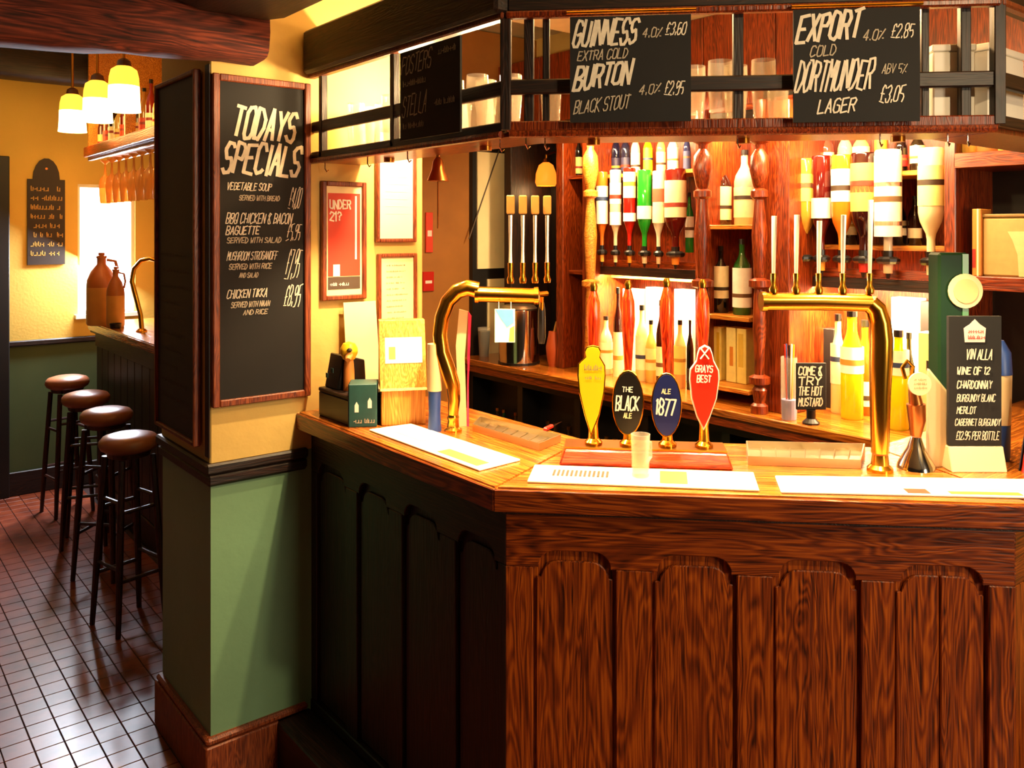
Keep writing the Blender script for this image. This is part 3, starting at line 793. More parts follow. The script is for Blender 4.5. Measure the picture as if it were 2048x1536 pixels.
cols = ['4a1408', '8a3a10', '2a1a10', 'c8a050', '6a1c0a', 'd8c890', '301008', 'a86a20', '7a1a0a', 'c0a060', '5a2a10', '281410']
for i, y in enumerate([yb2 - .06 - i * .125 for i in range(12)]):
    t = thing('spirit_bottle', 'small bottle on the rack over the far counter, %s from the far end' % ORD[i], 'bottle', (1.34, y, 2.16), 0, 'bottles on the far rack')
    bottle_parts(t, .25 + .03 * (i % 3), .028, bottle_glass(cols[i], .1), [(.12, .42, ['e0c070', 'c8401c', 'f0e0b0'][i % 3])])
# stoneware jars, tap and ashtray on the far counter
def jar(px, py, h_top, wpx, mat, label, neckr=.3, y=5.6):
    b = on_y(px, 630, y); b.z = 1.1
    Z = SN * b.x + CS * b.y; r = wpx / 2 * Z / FPX; h = on_x(px, h_top, b.x).z - 1.1
    t = thing('stoneware_jar', label, 'jar', tuple(b), 0, 'jars on the far counter')
    MB().lathe([(r * .93, 0), (r, .03 * h), (r, .52 * h)], seg=20).build('body', mat, t, smooth=True)
    MB().lathe([(r, .521 * h), (r * .95, .62 * h), (r * .7, .74 * h), (r * neckr, .84 * h), (r * neckr, .92 * h)], seg=20).build('glazed_shoulder', 'stone_brown', t, smooth=True)
    MB().lathe([(r * neckr * 1.2, .9205 * h), (r * neckr * 1.2, .955 * h), (r * neckr * .7, .957 * h), (r * neckr * .7, h)], seg=12).build('stopper', 'stone_brown', t)
    MB().tube([(r * .3, -r * .25, .9 * h), (r * .8, -r * .5, .88 * h), (r * .95, -r * .55, .75 * h), (r * .8, -r * .5, .64 * h)], r * .12, 6).build('handle', 'stone_brown', t, smooth=True)
jar(203, 640, 505, 56, 'stone_tan', 'big tan stoneware jar on the far counter')
jar(231, 643, 533, 34, 'stone_tan', 'smaller brown stoneware jar right beside the big one', y=5.42)
b = on_z(283, 664, 1.1); b.x = max(b.x, 1.36)
ft = thing('beer_tap', 'curved brass beer tap on the far counter beside the pillar', 'beer tap', (b.x, b.y, 1.1), -YAW)
q = lambda px, py: ((px - 283) * 4.9 / 1700, 0, (664 - py) * 4.9 / 1700 * 1.0)
MB().tube([q(284, 664), q(281, 630), q(272, 595), q(264, 565), q(268, 540), q(282, 524), q(300, 520), q(318, 526), q(326, 545)], [.014, .013, .013, .013, .012, .012, .012, .011, .009], 10).build('swan_neck', 'brass', ft, smooth=True)
MB().lathe([(.03, 0), (.03, .008), (.017, .02)], seg=14).build('foot', 'brass', ft, smooth=True)
MB().tube([q(312, 524), q(312, 498)], .006, 6).build('lever', 'chrome', ft)
b = on_z(218, 648, 1.1); b.x = min(max(b.x, 1.32), 1.5); b.y = min(b.y, 5.5)
t = thing('ashtray', 'little black dish in front of the stoneware jars', 'dish', (b.x - .03, b.y - .16, 1.1))
MB().lathe([(.022, 0), (.03, .004), (.034, .03), (.030, .03), (.026, .008)], seg=14).build('bowl', 'black_plastic', t, smooth=True)

# ================================================================ back bar
ZB = .97
cy = lambda px, x=2.95: on_x(px, 460, x).y
yL, yN0, yN1, yP1, yR1, yE = cy(1176), cy(1392), cy(1415), cy(1580), cy(1892), .55
bc = thing('back_counter', 'honey-lit wooden back counter under the bottle shelves', 'worktop', (0, 0, 0))
MB().box(2.75, 3.25, 1.24, 3.86, ZB - .032, ZB).build('top_slab', 'oak_top_y', bc, bevel=.004)
MB().box(2.765, 2.785, 1.25, 3.85, ZB - .07, ZB - .0325).build('apron', 'redwood_y', bc)
uf = thing('bottle_fridge', 'black under-counter cabinet with glass doors below the back counter', 'cabinet', (2.82, 3.85, 0), ROT_L)
UL = 2.6
MB().box(0, UL, .12, .40, .02, .895).build('body', 'black_paint', uf)
MB().box(0, UL, 0, .1195, .02, .05).build('base', 'black_paint', uf)
MB().box(0, UL, 0, .1195, .86, .895).build('head', 'black_paint', uf)
MB().box(0, UL, .03, .1195, .44, .455).build('fridge_shelf', 'iron', uf)
for i in range(7): MB().box(i * UL / 6 - (.02 if i else 0), i * UL / 6 + (.02 if i < 6 else 0), 0, .1195, .0505, .8595).build('door_frame', 'black_plastic', uf)
# small bottles glimpsed inside
for i in range(12):
    t = thing('beer_bottle', 'dark beer bottle in the under-counter cabinet, %s from the left' % ORD[i], 'bottle', (2.82 + .075, 3.75 - i * .105 - (.05 if i % 4 == 0 else 0), .455), 0, 'beer bottles in the under-counter cabinet')
    bottle_parts(t, .24, .026, bottle_glass(['2a1408', '10301a', '3a2008'][i % 3], .05), [(.2, .5, ['c8a050', 'b8b0a0', 'a83018'][i % 3])], cap='brass_dull', neck=.4)

cb = thing('back_bar_cabinet', 'red-brown wooden back bar cabinet with turned columns and shelves', 'cabinet', (0, 0, 0))
XB = 3.235
MB().box(XB, XB + .02, yE, 3.86, ZB, 2.2).build('back_panel', 'redwood', cb)
# boarded canopy over the shelves
n_ = 9
for i in range(n_):
    y0_ = yE + (3.86 - yE) * i / n_; y1_ = yE + (3.86 - yE) * (i + 1) / n_
    MB().box(3.02, 3.04, y0_ + .002, y1_ - .002, 2.205, ZC - .003).build('canopy_board', 'redwood', cb, bevel=.003)
MB().box(2.99, XB, yE, 3.86, 2.18, 2.204).build('cornice', 'redwood_y', cb, bevel=.004)
def shelf(px0, px1, z, x0=3.0, th=.018, mat='honey_y'):
    a, b = sorted((cy(px0), cy(px1)))
    MB().box(x0, XB - .001, a, b, z - th, z).build('shelf', mat, cb, bevel=.002)
Z1 = on_x(1290, 346, 3.05).z; Z1r = on_x(1820, 343, 3.05).z; Z2r = on_x(1820, 492, 3.05).z
Z2 = on_x(1465, 450, 2.95).z; Z3 = on_x(1465, 630, 2.95).z; Z4 = on_x(1465, 770, 2.92).z
shelf(1176, 1390, Z1); shelf(1586, 1888, Z1r); shelf(1586, 1888, Z2r, 3.06)
shelf(1176, 1390, on_x(1290, 552, 3.1).z, 3.1); shelf(1420, 1512, Z2, 2.93); shelf(1418, 1512, Z3, 2.90); shelf(1416, 1524, Z4, 2.86)
shelf(1912, 2110, on_x(1980, 303, 2.95).z, 2.93, .05, 'redwood_y'); shelf(1925, 2110, on_x(1980, 553, 2.95).z, 2.93, .045, 'redwood_y')
shelf(1126, 1168, on_x(1146, 352, 3.0).z, 2.97, .02, 'redwood_y'); shelf(1126, 1168, on_x(1146, 540, 3.0).z, 2.97, .02, 'redwood_y')
def upright(px0, px1, x0=2.93, mat='redwood', z0=ZB, z1=2.179, name='upright'):
    a, b = sorted((cy(px0, x0), cy(px1, x0)))
    MB().box(x0, XB - .001, a, b, z0, z1).build(name, mat, cb, bevel=.003)
upright(1112, 1126); upright(1164, 1174); upright(1390, 1416); upright(1526, 1578, 2.86); upright(1888, 1911); upright(1008, 1022, 2.93, 'oak_dark')
MB().box(XB - .012, XB - .0005, cy(1112, 3.2), cy(1018, 3.2), ZB + .002, 2.17).build('dark_back', 'black_paint', cb)
MB().box(XB - .012, XB - .0005, cy(2100, 3.2), cy(1915, 3.2), ZB + .002, 2.17).build('dark_back', 'black_paint', cb)
MB().box(XB - .012, XB - .0005, cy(1166, 3.2), cy(1124, 3.2), ZB + .002, 2.17).build('dark_back', 'black_paint', cb)
# optic rails
for a, b in ((1180, 1388), (1590, 1884)):
    y0_, y1_ = sorted((cy(a, 3.02), cy(b, 3.02)))
    MB().box(3.03, 3.045, y0_, y1_, 1.50, 1.53).build('optic_rail', 'redwood_y', cb)
def column(px, x, mat, r=.028):
    y = cy(px, x); z0, z1 = ZB, 2.179
    zz = lambda py: on_x(px, py, x).z
    prof = [(r * 1.1, z0 + .001), (r * 1.1, z0 + .03)]
    def knob(py, k=1.35):
        c = zz(py); return [(r * .62, c - .022), (r * k, c - .012), (r * k, c + .012), (r * .62, c + .022)]
    prof += [(r * .7, z0 + .04), (r * .95, z0 + .09)] + knob(760) + [(r * .6, zz(735)), (r * .85, zz(660)), (r * .75, zz(595))] + knob(567) + \
            [(r * .7, zz(550)), (r * 1.02, zz(470)), (r * .62, zz(402))] + knob(388, 1.1) + [(r * .8, zz(372)), (r * 1.25, zz(340)), (r * 1.1, zz(312)), (r * .5, zz(298))] + knob(278, 1.2) + [(r * .8, z1)]
    prof.sort(key=lambda p: p[1])
    MB().lathe(prof, (x, y, 0), 18).build('turned_column', mat, cb, smooth=True)
column(1405, 2.87, 'redwood', .034); column(1519, 2.81, 'redwood', .030); column(1181, 2.90, 'honey_y', .032)  # third column in paler wood: the strong light on it is painted in

# ---- bottles: inverted on optics, far section
og = 'bottles upside down on the far optics'
IB = [(1204, 344, 502, 22, 'c8651c', [(.18, .66, 'f6ecd0')], 'white label and red-brown neck, first on the far optics', 'e8b040'),
      (1231, 340, 502, 21, 'd8c8a0', [(.16, .42, 'fbf6e8'), (.52, .68, 'fbf6e8')], 'two white labels, second on the far optics', 'f0dca0'),
      (1259, 336, 508, 23, 'a81a10', [(.05, .36, 'f8e8b8'), (.54, .64, 'fdf2e0')], 'red drink under a cream label, third on the far optics', 'f0a028'),
      (1289, 340, 500, 27, '1f8a22', [(.44, .60, 'f4eecb')], 'bright green glass with a cream band label on the far optics', 'f8e8c0'),
      (1317, 342, 504, 22, 'e8d8b8', [(.22, .38, 'e8543a'), (.44, .64, 'f4e4a8')], 'clear glass with a red stripe, beside the green one', 'f6e0b0'),
      (1351, 338, 506, 40, '5a120c', [(.14, .58, 'd8c79a')], 'wide dark whisky bottle with a tall arched grey label on the far optics', 'e89830')]
for px, yt, yb_, wpx, gl, lb, tx, oc in IB:
    pbottle(px, yt, yb_, 2.985, wpx, gl, lb, 'upside-down bottle, ' + tx, og, True, z0=1.575, optic=paper(oc), sides=18)
pbottle(1379, 385, 505, 3.10, 16, '1c7a26', [(.25, .6, 'f8f6e8')], 'small green bottle with white label partly behind the turned column', None)
# far section, standing on the upper shelf
ug = 'bottles on the upper shelf of the far section'
for px, w_, gl, lb, tx in ((1189, 15, 'd8611a', [(.05, .95, 'd8611a')], 'orange'), (1206, 16, '9a1c10', [(.1, .5, 'a8200f')], 'deep red'), (1232, 17, '14142c', [(.1, .4, '2a2440')], 'black with a gold neck'),
        (1251, 17, '1a1a30', [(.1, .4, '30304c')], 'navy blue'), (1271, 17, 'e8dcb0', [(.05, .5, 'f0e6c0')], 'cream'), (1296, 17, 'f0d010', [(.05, .6, 'f6dc20')], 'bright yellow'),
        (1322, 17, 'b8c060', [(.05, .5, 'e8e0a0')], 'pale green'), (1346, 20, 'f0e8d0', [(.05, .6, 'f8f0dc')], 'milky white'), (1374, 14, '23284a', [(.05, .5, '30365c')], 'dark blue')):
    pbottle(px, 262, 346, 3.12, w_, gl, lb, tx + ' bottle upright on the shelf above the far optics', ug, z0=Z1, neck=.36)
# far section, lower row
ZR = on_x(1290, 552, 3.1).z
lg = 'bottles and cartons along the back counter'
for a, b, yt, col, tx, bd in ((1199, 1222, 577, 'e89a18', 'orange carton at the left end of the far back counter', ()), (1245, 1272, 577, 'f8ecc0', 'cream carton behind the second pump handle', ((.2, .8, .5, .7, 'e8a030'),)),
        (1291, 1318, 574, 'fffaf0', 'tall white carton left of the third pump handle', ()), (1348, 1384, 578, 'fff6dc', 'wide white carton right of the third pump handle', ((.05, .3, .1, .5, 'f0d890'),))):
    pcarton(a, b, yt, ZB, 3.14, col, tx, lg, .07, bd)
for px, yt, w_, gl, lb, tx in ((1212, 632, 24, 'f4e8b0', [(.1, .55, 'fff4c8')], 'pale bottle with cream label in front of the orange carton'), (1236, 575, 18, '2a0a08', [(.0, .5, 'f4e6a8')], 'dark-necked bottle between the orange and cream cartons'),
        (1284, 610, 24, 'f6e6a0', [(.15, .6, 'fdf0b8')], 'pale yellow bottle beside the second pump handle'), (1302, 640, 20, 'e8c860', [(.2, .55, 'f8e098')], 'golden bottle in front of the tall white carton'),
        (1322, 600, 18, '3a1408', [(.1, .45, 'f6e8b0')], 'brown bottle just left of the third pump handle'), (1360, 640, 22, 'e8b870', [(.2, .62, 'f8dc70')], 'amber bottle with yellow label right of the third pump handle'),
        (1380, 640, 13, '14100c', [(.1, .3, '2a1a10')], 'thin black bottle beside the turned column')):
    pbottle(px, yt, 770, 2.99, w_, gl, lb, tx, lg, z0=ZB, neck=.36)
# niche between the columns
ng = 'bottles in the niche between the columns'
pbottle(1444, 318, 440, 3.05, 34, '30100a', [(.08, .58, 'f0e0a0')], 'dark bottle with cream label on the top niche shelf', ng, z0=Z2)
pbottle(1489, 300, 440, 3.05, 38, 'b8b090', [(.1, .5, 'd8cca0')], 'grey-green glass bottle on the top niche shelf by the right column', ng, z0=Z2)
pbottle(1442, 492, 620, 3.0, 28, '120c0a', [(.22, .70, 'efe2b4')], 'black bottle with long cream label on the middle niche shelf', ng, z0=Z3, neck=.3)
pbottle(1484, 478, 620, 3.0, 34, '1e5a1e', [(.10, .62, 'fbf8ea')], 'green bottle with big white label on the middle niche shelf', ng, z0=Z3, neck=.3)
pcarton(1420, 1442, 652, Z4, 2.97, 'f4e27a', 'pale yellow carton at the left of the lowest niche shelf', ng, .06, ((.6, .85, .2, .9, 'e0c030'),))
pcarton(1452, 1471, 654, Z4, 2.97, 'f6e890', 'cream carton with an orange slot in the middle of the lowest niche shelf', ng, .06, ((.4, .75, .3, .65, 'd88a30'),))
pcarton(1473, 1492, 656, Z4, 2.97, 'f0dc78', 'cream carton with gold seal at the right of the lowest niche shelf', ng, .06, ((.2, .7, .3, .9, 'd8b848'),))
# near section
og2 = 'bottles upside down on the near optics'
IB = [(1606, 318, 500, 40, 'b8842c', [(.16, .44, 'f4dc58')], 'yellow label under a silver base, first on the near optics', 'e8a828'),
      (1643, 312, 506, 32, '4a0d0a', [(.42, .62, 'f2e4c2')], 'dark red with a square cream label, second on the near optics', 'f0a428'),
      (1684, 310, 505, 34, 'd8701c', [(.14, .46, 'f6ead0')], 'amber with a white and cream label, third on the near optics', 'e88a40'),
      (1727, 306, 508, 40, '2a0c0a', [(.10, .56, 'd8a850'), (.28, .38, 'c83c28')], 'nearly black with a gold and red label, fourth on the near optics', 'd83018'),
      (1776, 300, 500, 42, 'efe6cc', [(.05, .80, 'f2ead0'), (.30, .34, 'e8643c'), (.66, .70, 'e88048')], 'tall pale floral bottle on the near optics', 'f2d0a0'),
      (1862, 296, 505, 40, 'e8dcae', [(.16, .52, 'e8e08a')], 'clear with a yellow-green label at the right end of the near optics', 'f0e0b8')]
for px, yt, yb_, wpx, gl, lb, tx, oc in IB:
    pbottle(px, yt, yb_, 2.985, wpx, gl, lb, 'upside-down bottle, ' + tx, og2, True, z0=1.575, optic=paper(oc))
ug = 'bottles on the upper shelf of the near section'
for px, w_, gl, lb, tx in ((1622, 24, 'e8dcb0', [(.05, .9, 'ecdfae')], 'cream'), (1652, 28, 'b04030', [(.1, .5, 'e8c8a0')], 'red-topped'), (1690, 26, 'c0b080', [(.1, .5, 'a89870')], 'olive glass'),
        (1722, 30, 'e8c060', [(.05, .6, 'f0e0a8')], 'gold'), (1762, 22, 'e08a20', [(.05, .9, 'e8962a')], 'orange'), (1802, 22, '180c0c', [(.15, .4, 'c82020')], 'black with a red label'),
        (1835, 26, '20180e', [(.2, .6, 'e8dc90')], 'dark beer-style with a round cream label')):
    pbottle(px, 256, 343, 3.13, w_, gl, lb, tx + ' bottle upright on the shelf above the near optics', ug, z0=Z1r, neck=.36)
ug = 'bottles on the middle shelf of the near section'
for px, w_, gl, lb, tx in ((1700, 24, '1c1210', [(.2, .5, 'e8d8a0')], 'black bottle with cream label'), (1800, 22, '1a1410', [(.2, .5, 'f0e8d0')], 'dark bottle with white label'), (1830, 24, '241008', [(.15, .35, 'd8c8a0')], 'brown bottle with low label')):
    pbottle(px, 392, 490, 3.15, w_, gl, lb, tx + ' on the middle shelf of the near section', ug, z0=Z2r, neck=.36)
for a, b, yt, z0, x, col, tx, bd in ((1782, 1838, 594, ZB, 3.14, 'fbf8f4', 'big white carton right of the right brass tap', ((.2, .35, .55, .62, '302820'),)), (1841, 1868, 602, ZB, 3.12, '1c1412', 'black carton beside the big white carton', ()),
        (1836, 1870, 664, ZB, 3.0, 'f0e6a0', 'cream carton with a dark dot in front of the black carton', ((.5, .75, .62, .72, '2a201a'),)), (1640, 1668, 656, ZB, 3.10, '17120f', 'black carton behind the little chalkboard', ()),
        (1740, 1752, 640, ZB, 3.10, '2a1208', 'thin brown carton left of the right brass tap', ())):
    pcarton(a, b, yt, z0, x, col, tx, lg, .06, bd)
for px, yt, w_, x, gl, lb, tx in ((1618, 612, 34, 3.12, 'f0c870', [(.1, .5, 'f8e8b0')], 'pale gold bottle behind the little chalkboard sign'), (1676, 628, 26, 3.05, 'f4e8a0', [(.3, .7, 'fbf4cc')], 'creamy bottle beside the black carton'),
        (1704, 618, 40, 3.0, 'f2e41c', [(.42, .66, 'fdfae8')], 'bright yellow liqueur bottle with white label'), (1730, 640, 30, 3.1, '9a5a14', [(.1, .36, 'f4ecc8')], 'amber brown bottle next to the yellow liqueur'),
        (1752, 690, 18, 2.98, '150e0c', [(.70, .78, 'f0e8e0')], 'black bottle with white collar left of the right brass tap'), (1797, 660, 36, 2.97, 'ece014', [(.55, .8, 'f6f0c8')], 'lemon yellow bottle right of the right brass tap'),
        (1818, 665, 20, 3.02, '1a1614', [(.2, .4, '2c2622')], 'black bottle before the big white carton')):
    pbottle(px, yt, 800, x, w_, gl, lb, tx, lg, z0=ZB, neck=.42)
# dim shelves at the far left of the cabinet
dg = 'bottles on the dim shelves left of the far section'
za = on_x(1146, 352, 3.0).z; zb_ = on_x(1146, 540, 3.0).z
pbottle(1138, 262, 352, 3.06, 14, 'b87838', [(.05, .9, 'c88848')], 'tan bottle on the dim top shelf', dg, z0=za)
pbottle(1157, 268, 352, 3.04, 15, '120c0a', [(.06, .45, 'e0c070')], 'black bottle with cream label on the dim top shelf', dg, z0=za)
pbottle(1136, 440, 540, 3.06, 13, '2a1410', [(.1, .3, '6a4a3a')], 'dark brown bottle on the dim middle shelf', dg, z0=zb_)
pbottle(1155, 430, 540, 3.06, 13, '141414', [(.1, .3, '4a5a50')], 'blackish bottle on the dim middle shelf', dg, z0=zb_)
pbottle(1140, 640, 720, 3.06, 16, '2a1008', [(.1, .3, '8a6a4a')], 'brown bottle on the back counter left of the far section', dg, z0=ZB)
# right-hand shelves
zt_ = on_x(1980, 553, 2.95).z
pcarton(1944, 1962, 418, zt_, 2.96, 'd88a34', 'orange and cream carton on the right-hand shelf', None, .08, ((.55, .75, 0, 1, 'f0e0b8'), (.05, .4, .12, .4, 'a02010')))
t = thing('biscuit_tin', 'wide tan tin with a curved pale band on the right-hand shelf', 'tin', (2.97, cy(1964, 2.97), zt_), ROT_L)
w_ = cy(1964, 2.97) - cy(2090, 2.97); h_ = on_x(1990, 428, 2.97).z - zt_
MB().box(0, w_, 0, .14, 0, h_ * .94).build('tin_body', paper('b89a5c'), t, bevel=.006)
MB().box(-.002, w_ + .002, -.002, .142, h_ * .945, h_).build('lid', paper('8a6c38'), t, bevel=.003)
MB().prism([(w_ * .42, h_ * .72), (w_ * .62, h_ * .72), (w_, h_ * .72), (w_, 0.002), (w_ * .60, .002), (w_ * .58, h_ * .35), (w_ * .5, h_ * .58)], -.0016, -.0006).build('curved_band', paper('d8c288'), t)
zs_ = on_x(1980, 303, 2.95).z
for i, (px, c) in enumerate(((1930, 'e0b850'), (1975, 'a86a30'), (2020, 'd8b450'))):
    p_ = on_x(px, 300, 3.0)
    t = thing('storage_jar', ['yellow jar at the left of the top right-hand shelf', 'brown jar in the middle of the top right-hand shelf', 'yellow jar at the right of the top right-hand shelf'][i], 'jar', (3.03, p_.y, zs_), 0, 'jars on the top right-hand shelf')
    MB().lathe([(.045, 0), (.05, .01), (.05, .09), (.042, .10)], seg=16).build('jar_body', paper(c), t, smooth=True)
    MB().lathe([(.044, .1005), (.044, .125)], seg=16).build('lid', 'black_plastic', t)
# ================================================================ glasses on the gantry
pg_body = MB().lathe([(.020, 0), (.0205, .004), (.0245, .06), (.029, .11), (.0275, .165), (.0262, .165), (.027, .11), (.0225, .06), (.0185, .008)], seg=16).mesh('pint_glass', 'glass_rack', True)
tm_body = MB().lathe([(.019, 0), (.0195, .004), (.026, .115), (.0245, .115), (.0178, .008)], seg=16).mesh('tumbler', 'glass_rack', True)
def gl(me, name, p, label, group):
    o = place(name, me, None, tuple(p), 0); tag(o, label, 'glass', group)
n = 0
for row in range(2):
    for i in range(9):
        s = .10 + i * .098
        if row and i in (0, 8): continue
        if i in (2,) and not row: continue
        gl(pg_body if (i + row) % 3 else tm_body, 'pint_glass', front_pt(s + .045 * row, .072 + .065 * row, 1.9037), 'clear glass %s from the left in the %s row over the angled counter' % (ORD[i], ('front', 'back')[row]), 'glasses on the front gantry shelf')
for row in range(2):
    for i in range(8):
        y = GY + .10 + i * .105 + .05 * row
        gl(pg_body if (i + row) % 3 else tm_body, 'pint_glass', (GX + .072 + .065 * row, y, 1.9042), 'clear glass %s from the corner in the %s row over the left arm' % (ORD[i], ('outer', 'inner')[row]), 'glasses on the left gantry shelf')
for i in range(4):
    gl(pg_body, 'pint_glass', (RO.x + .33 + .09 * i, RO.y + .10, 1.9032), 'clear glass on the gantry at the far right, %s from the corner' % ORD[i], 'glasses on the right gantry shelf')
for (sa, sb, zt_, dd, lb) in ((.955, 1.045, 2.075, .05, 'plain white box behind the right end posts of the gantry'),):
    t = thing('white_box', lb, 'box', tuple(front_pt(sa, dd, 1.904)), ROT_F)  # white boxes made up to stand for a bright patch here
    MB().box(0, sb - sa, 0, .09, 0, zt_ - 1.904).build('box_body', 'white_card', t, bevel=.003)
    MB().box(-.002, sb - sa + .002, -.002, .092, zt_ - 1.9035, zt_ - 1.888).build('lid', 'white_card', t, bevel=.002)
t = thing('white_box', 'larger white box on the gantry where it turns at the right', 'box', (RO.x + .07, RO.y + .05, 1.9035))
MB().box(0, .20, 0, .10, 0, .18).build('box_body', 'white_card', t, bevel=.003)
MB().box(-.002, .202, -.002, .102, .1805, .197).build('lid', 'white_card', t, bevel=.002)
# ================================================================ lights of the bar
def downlight(p, energy, label, size=1.9, tgt=None, blend=.6):
    t = thing('downlight', label, 'lamp', tuple(p), 0, 'small lamps under the gantry shelf')
    MB().lathe([(.014, -.012), (.016, -.012), (.016, 0), (.006, 0), (.006, -.002), (.013, -.003)], seg=14).build('housing', 'brass_dull', t, smooth=True)
    MB().lathe([(.001, -.010), (.008, -.009), (.008, -.0045)], seg=10).build('bulb', 'strip_glow', t)
    q = Vector(p) - Vector((0, 0, .014))
    lamp('SPOT', q, energy, WARM2, tgt or (q.x, q.y, 0), spot_size=size, spot_blend=blend, shadow_soft_size=.012)
for s, nm in ((.20, 'left'), (.55, 'middle'), (.90, 'right')):
    downlight(front_pt(s, .11, 1.8922), 100, 'little brass downlight under the front gantry shelf, %s one of three' % nm)
downlight(Vector((GX + .11, GY + .22, 1.8928)), 75, 'little brass downlight over the left counter arm, nearer the corner')
downlight(Vector((GX + .11, GY + .70, 1.8928)), 62, 'little brass downlight over the left counter arm, by the posters')
def strip(name_label, x, y0_, y1_, z, energy, tgt_x, tgt_z):
    t = thing('strip_light', name_label, 'lamp', (x, (y0_ + y1_) / 2, z))
    L_ = (y1_ - y0_) / 2
    MB().box(-.015, .015, -L_, L_, 0, .02).build('housing', 'oak_dark_y', t)
    MB().box(-.0155, -.018 + .0, -L_, L_, -.02, .02).build('shade_lip', 'oak_dark_y', t)
    MB().box(-.010, .010, -L_ + .01, L_ - .01, -.006, -.0005).build('tube', 'strip_glow', t)
    l = lamp('AREA', (x + .002, (y0_ + y1_) / 2, z - .012), energy, WARM2, (tgt_x, (y0_ + y1_) / 2, tgt_z), shape='RECTANGLE', size=.02, size_y=(y1_ - y0_) * .96)
    # long side along y
    d = (Vector((tgt_x, 0, tgt_z)) - Vector((x, 0, z - .012))).normalized()
    yv = Vector((0, 1, 0)); zv = -d; xv = yv.cross(zv)
    l.rotation_euler = Matrix((xv, yv, zv)).transposed().to_euler()
strip('warm strip lamp above the far row of bottles', 2.80, cy(1388), cy(1180), 2.19, 30, 3.1, 1.6)
strip('warm strip lamp above the near row of bottles', 2.76, cy(1884), cy(1590), 2.19, 32, 3.1, 1.6)
strip('warm strip lamp hidden below the far optics', 3.04, cy(1388), cy(1180), 1.475, 36, 3.05, 1.0)
strip('warm strip lamp hidden below the near optics', 3.04, cy(1884), cy(1590), 1.475, 44, 3.05, 1.0)
strip('warm strip lamp inside the niche', 2.96, cy(1508), cy(1420), 2.15, 15, 3.1, 1.7)
# ceiling spotlight, unseen, added to brighten the pump clips and bar front
t = thing('spotlight', 'black ceiling spotlight turned towards the angled counter', 'lamp', (1.36, -.45, 2.5))
MB().lathe([(.045, -.07), (.05, -.07), (.05, .05), (.02, .07)], seg=16).build('housing', 'black_plastic', t, smooth=True)
MB().tube([(0, 0, .07), (0, 0, .119)], .008, 6).build('stem', 'black_plastic', t)
lamp('SPOT', (1.36, -.45, 2.40), 85, (1.0, .74, .42), (1.45, 1.5, .95), spot_size=1.5, spot_blend=.8, shadow_soft_size=.04)
# bare point lights added behind the gantry shelves to brighten the glasses
lamp('POINT', (GX + .24, GY + .40, 2.10), 26, WARM2, shadow_soft_size=.03)
lamp('POINT', (GX + .24, GY + .78, 2.10), 20, WARM2, shadow_soft_size=.03)
for s in (.3, .8):
    p = front_pt(s, .34, 2.25); lamp('POINT', p, 14, WARM, shadow_soft_size=.03)
# amber wall lamp beside the tap handles
p = on_x(1092, 372, 3.10)
t = thing('wall_lamp', 'amber glass lamp glowing in the dark corner above the tap handles', 'lamp', tuple(p))
MB().lathe([(.052, 0), (.060, .02), (.056, .07), (.040, .115), (.018, .13)], seg=16, caps=False).build('lamp_shade', 'amber_glow', t, smooth=True)
MB().lathe([(.02, .13), (.012, .15)], seg=10).build('cap', 'brass_dull', t)
MB().tube([(0, 0, .15), (0, 0, .17), (.06, 0, .19), (.12, 0, .19)], .006, 6).build('bracket', 'brass_dull', t)
lamp('POINT', (p.x - .02, p.y, p.z - .03), 1.2, WARM, shadow_soft_size=.02)

# ================================================================ things on the counter
ZT = 1.1
def tap_text(parent, txt, w, h, z, mat, y, th=.16): lettering(parent, txt, -w / 2, z, w, h, mat, th, y, 0.0)
def mat_quad(pts, label, base, patches=()):
    P = [on_z(px, py, ZT + .0005) for px, py in pts]
    t = thing('bar_towel', label, 'bar mat', tuple(P[0]))
    Q = [(p.x - P[0].x, p.y - P[0].y) for p in P]
    MB().prism(Q, 0.0002, .005, 'xy').build('cloth', base, t, bevel=.0015)
    def bil(u_, v_): # u along 0->1, v along 0->3
        a = Vector(Q[0]) * (1 - u_) + Vector(Q[1]) * u_; b = Vector(Q[3]) * (1 - u_) + Vector(Q[2]) * u_
        return a * (1 - v_) + b * v_
    for (u0_, u1_, a_, b_, m_) in patches:
        MB().prism([tuple(bil(u0_, a_)), tuple(bil(u1_, a_)), tuple(bil(u1_, b_)), tuple(bil(u0_, b_))], .0051, .0056, 'xy').build('print_patch', m_, t)
    return t, bil
t, bil = mat_quad([(738, 862), (958, 943), (1041, 922), (822, 850)], 'long cream bar towel along the left counter arm', 'white_card',
         ((.14, .40, .3, .72, 'cream_card'), (.62, .95, .1, .4, 'orange_print'), (.70, .9, .5, .85, 'cream_card')))
t, bil = mat_quad([(1054, 966), (1519, 984), (1507, 948), (1069, 933)], 'cream bar towel with brown lettering in front of the pump plinth', 'cream_card',
         ((.58, .70, .15, .85, 'orange_print'), (.72, .93, .2, .8, 'pink_card')))
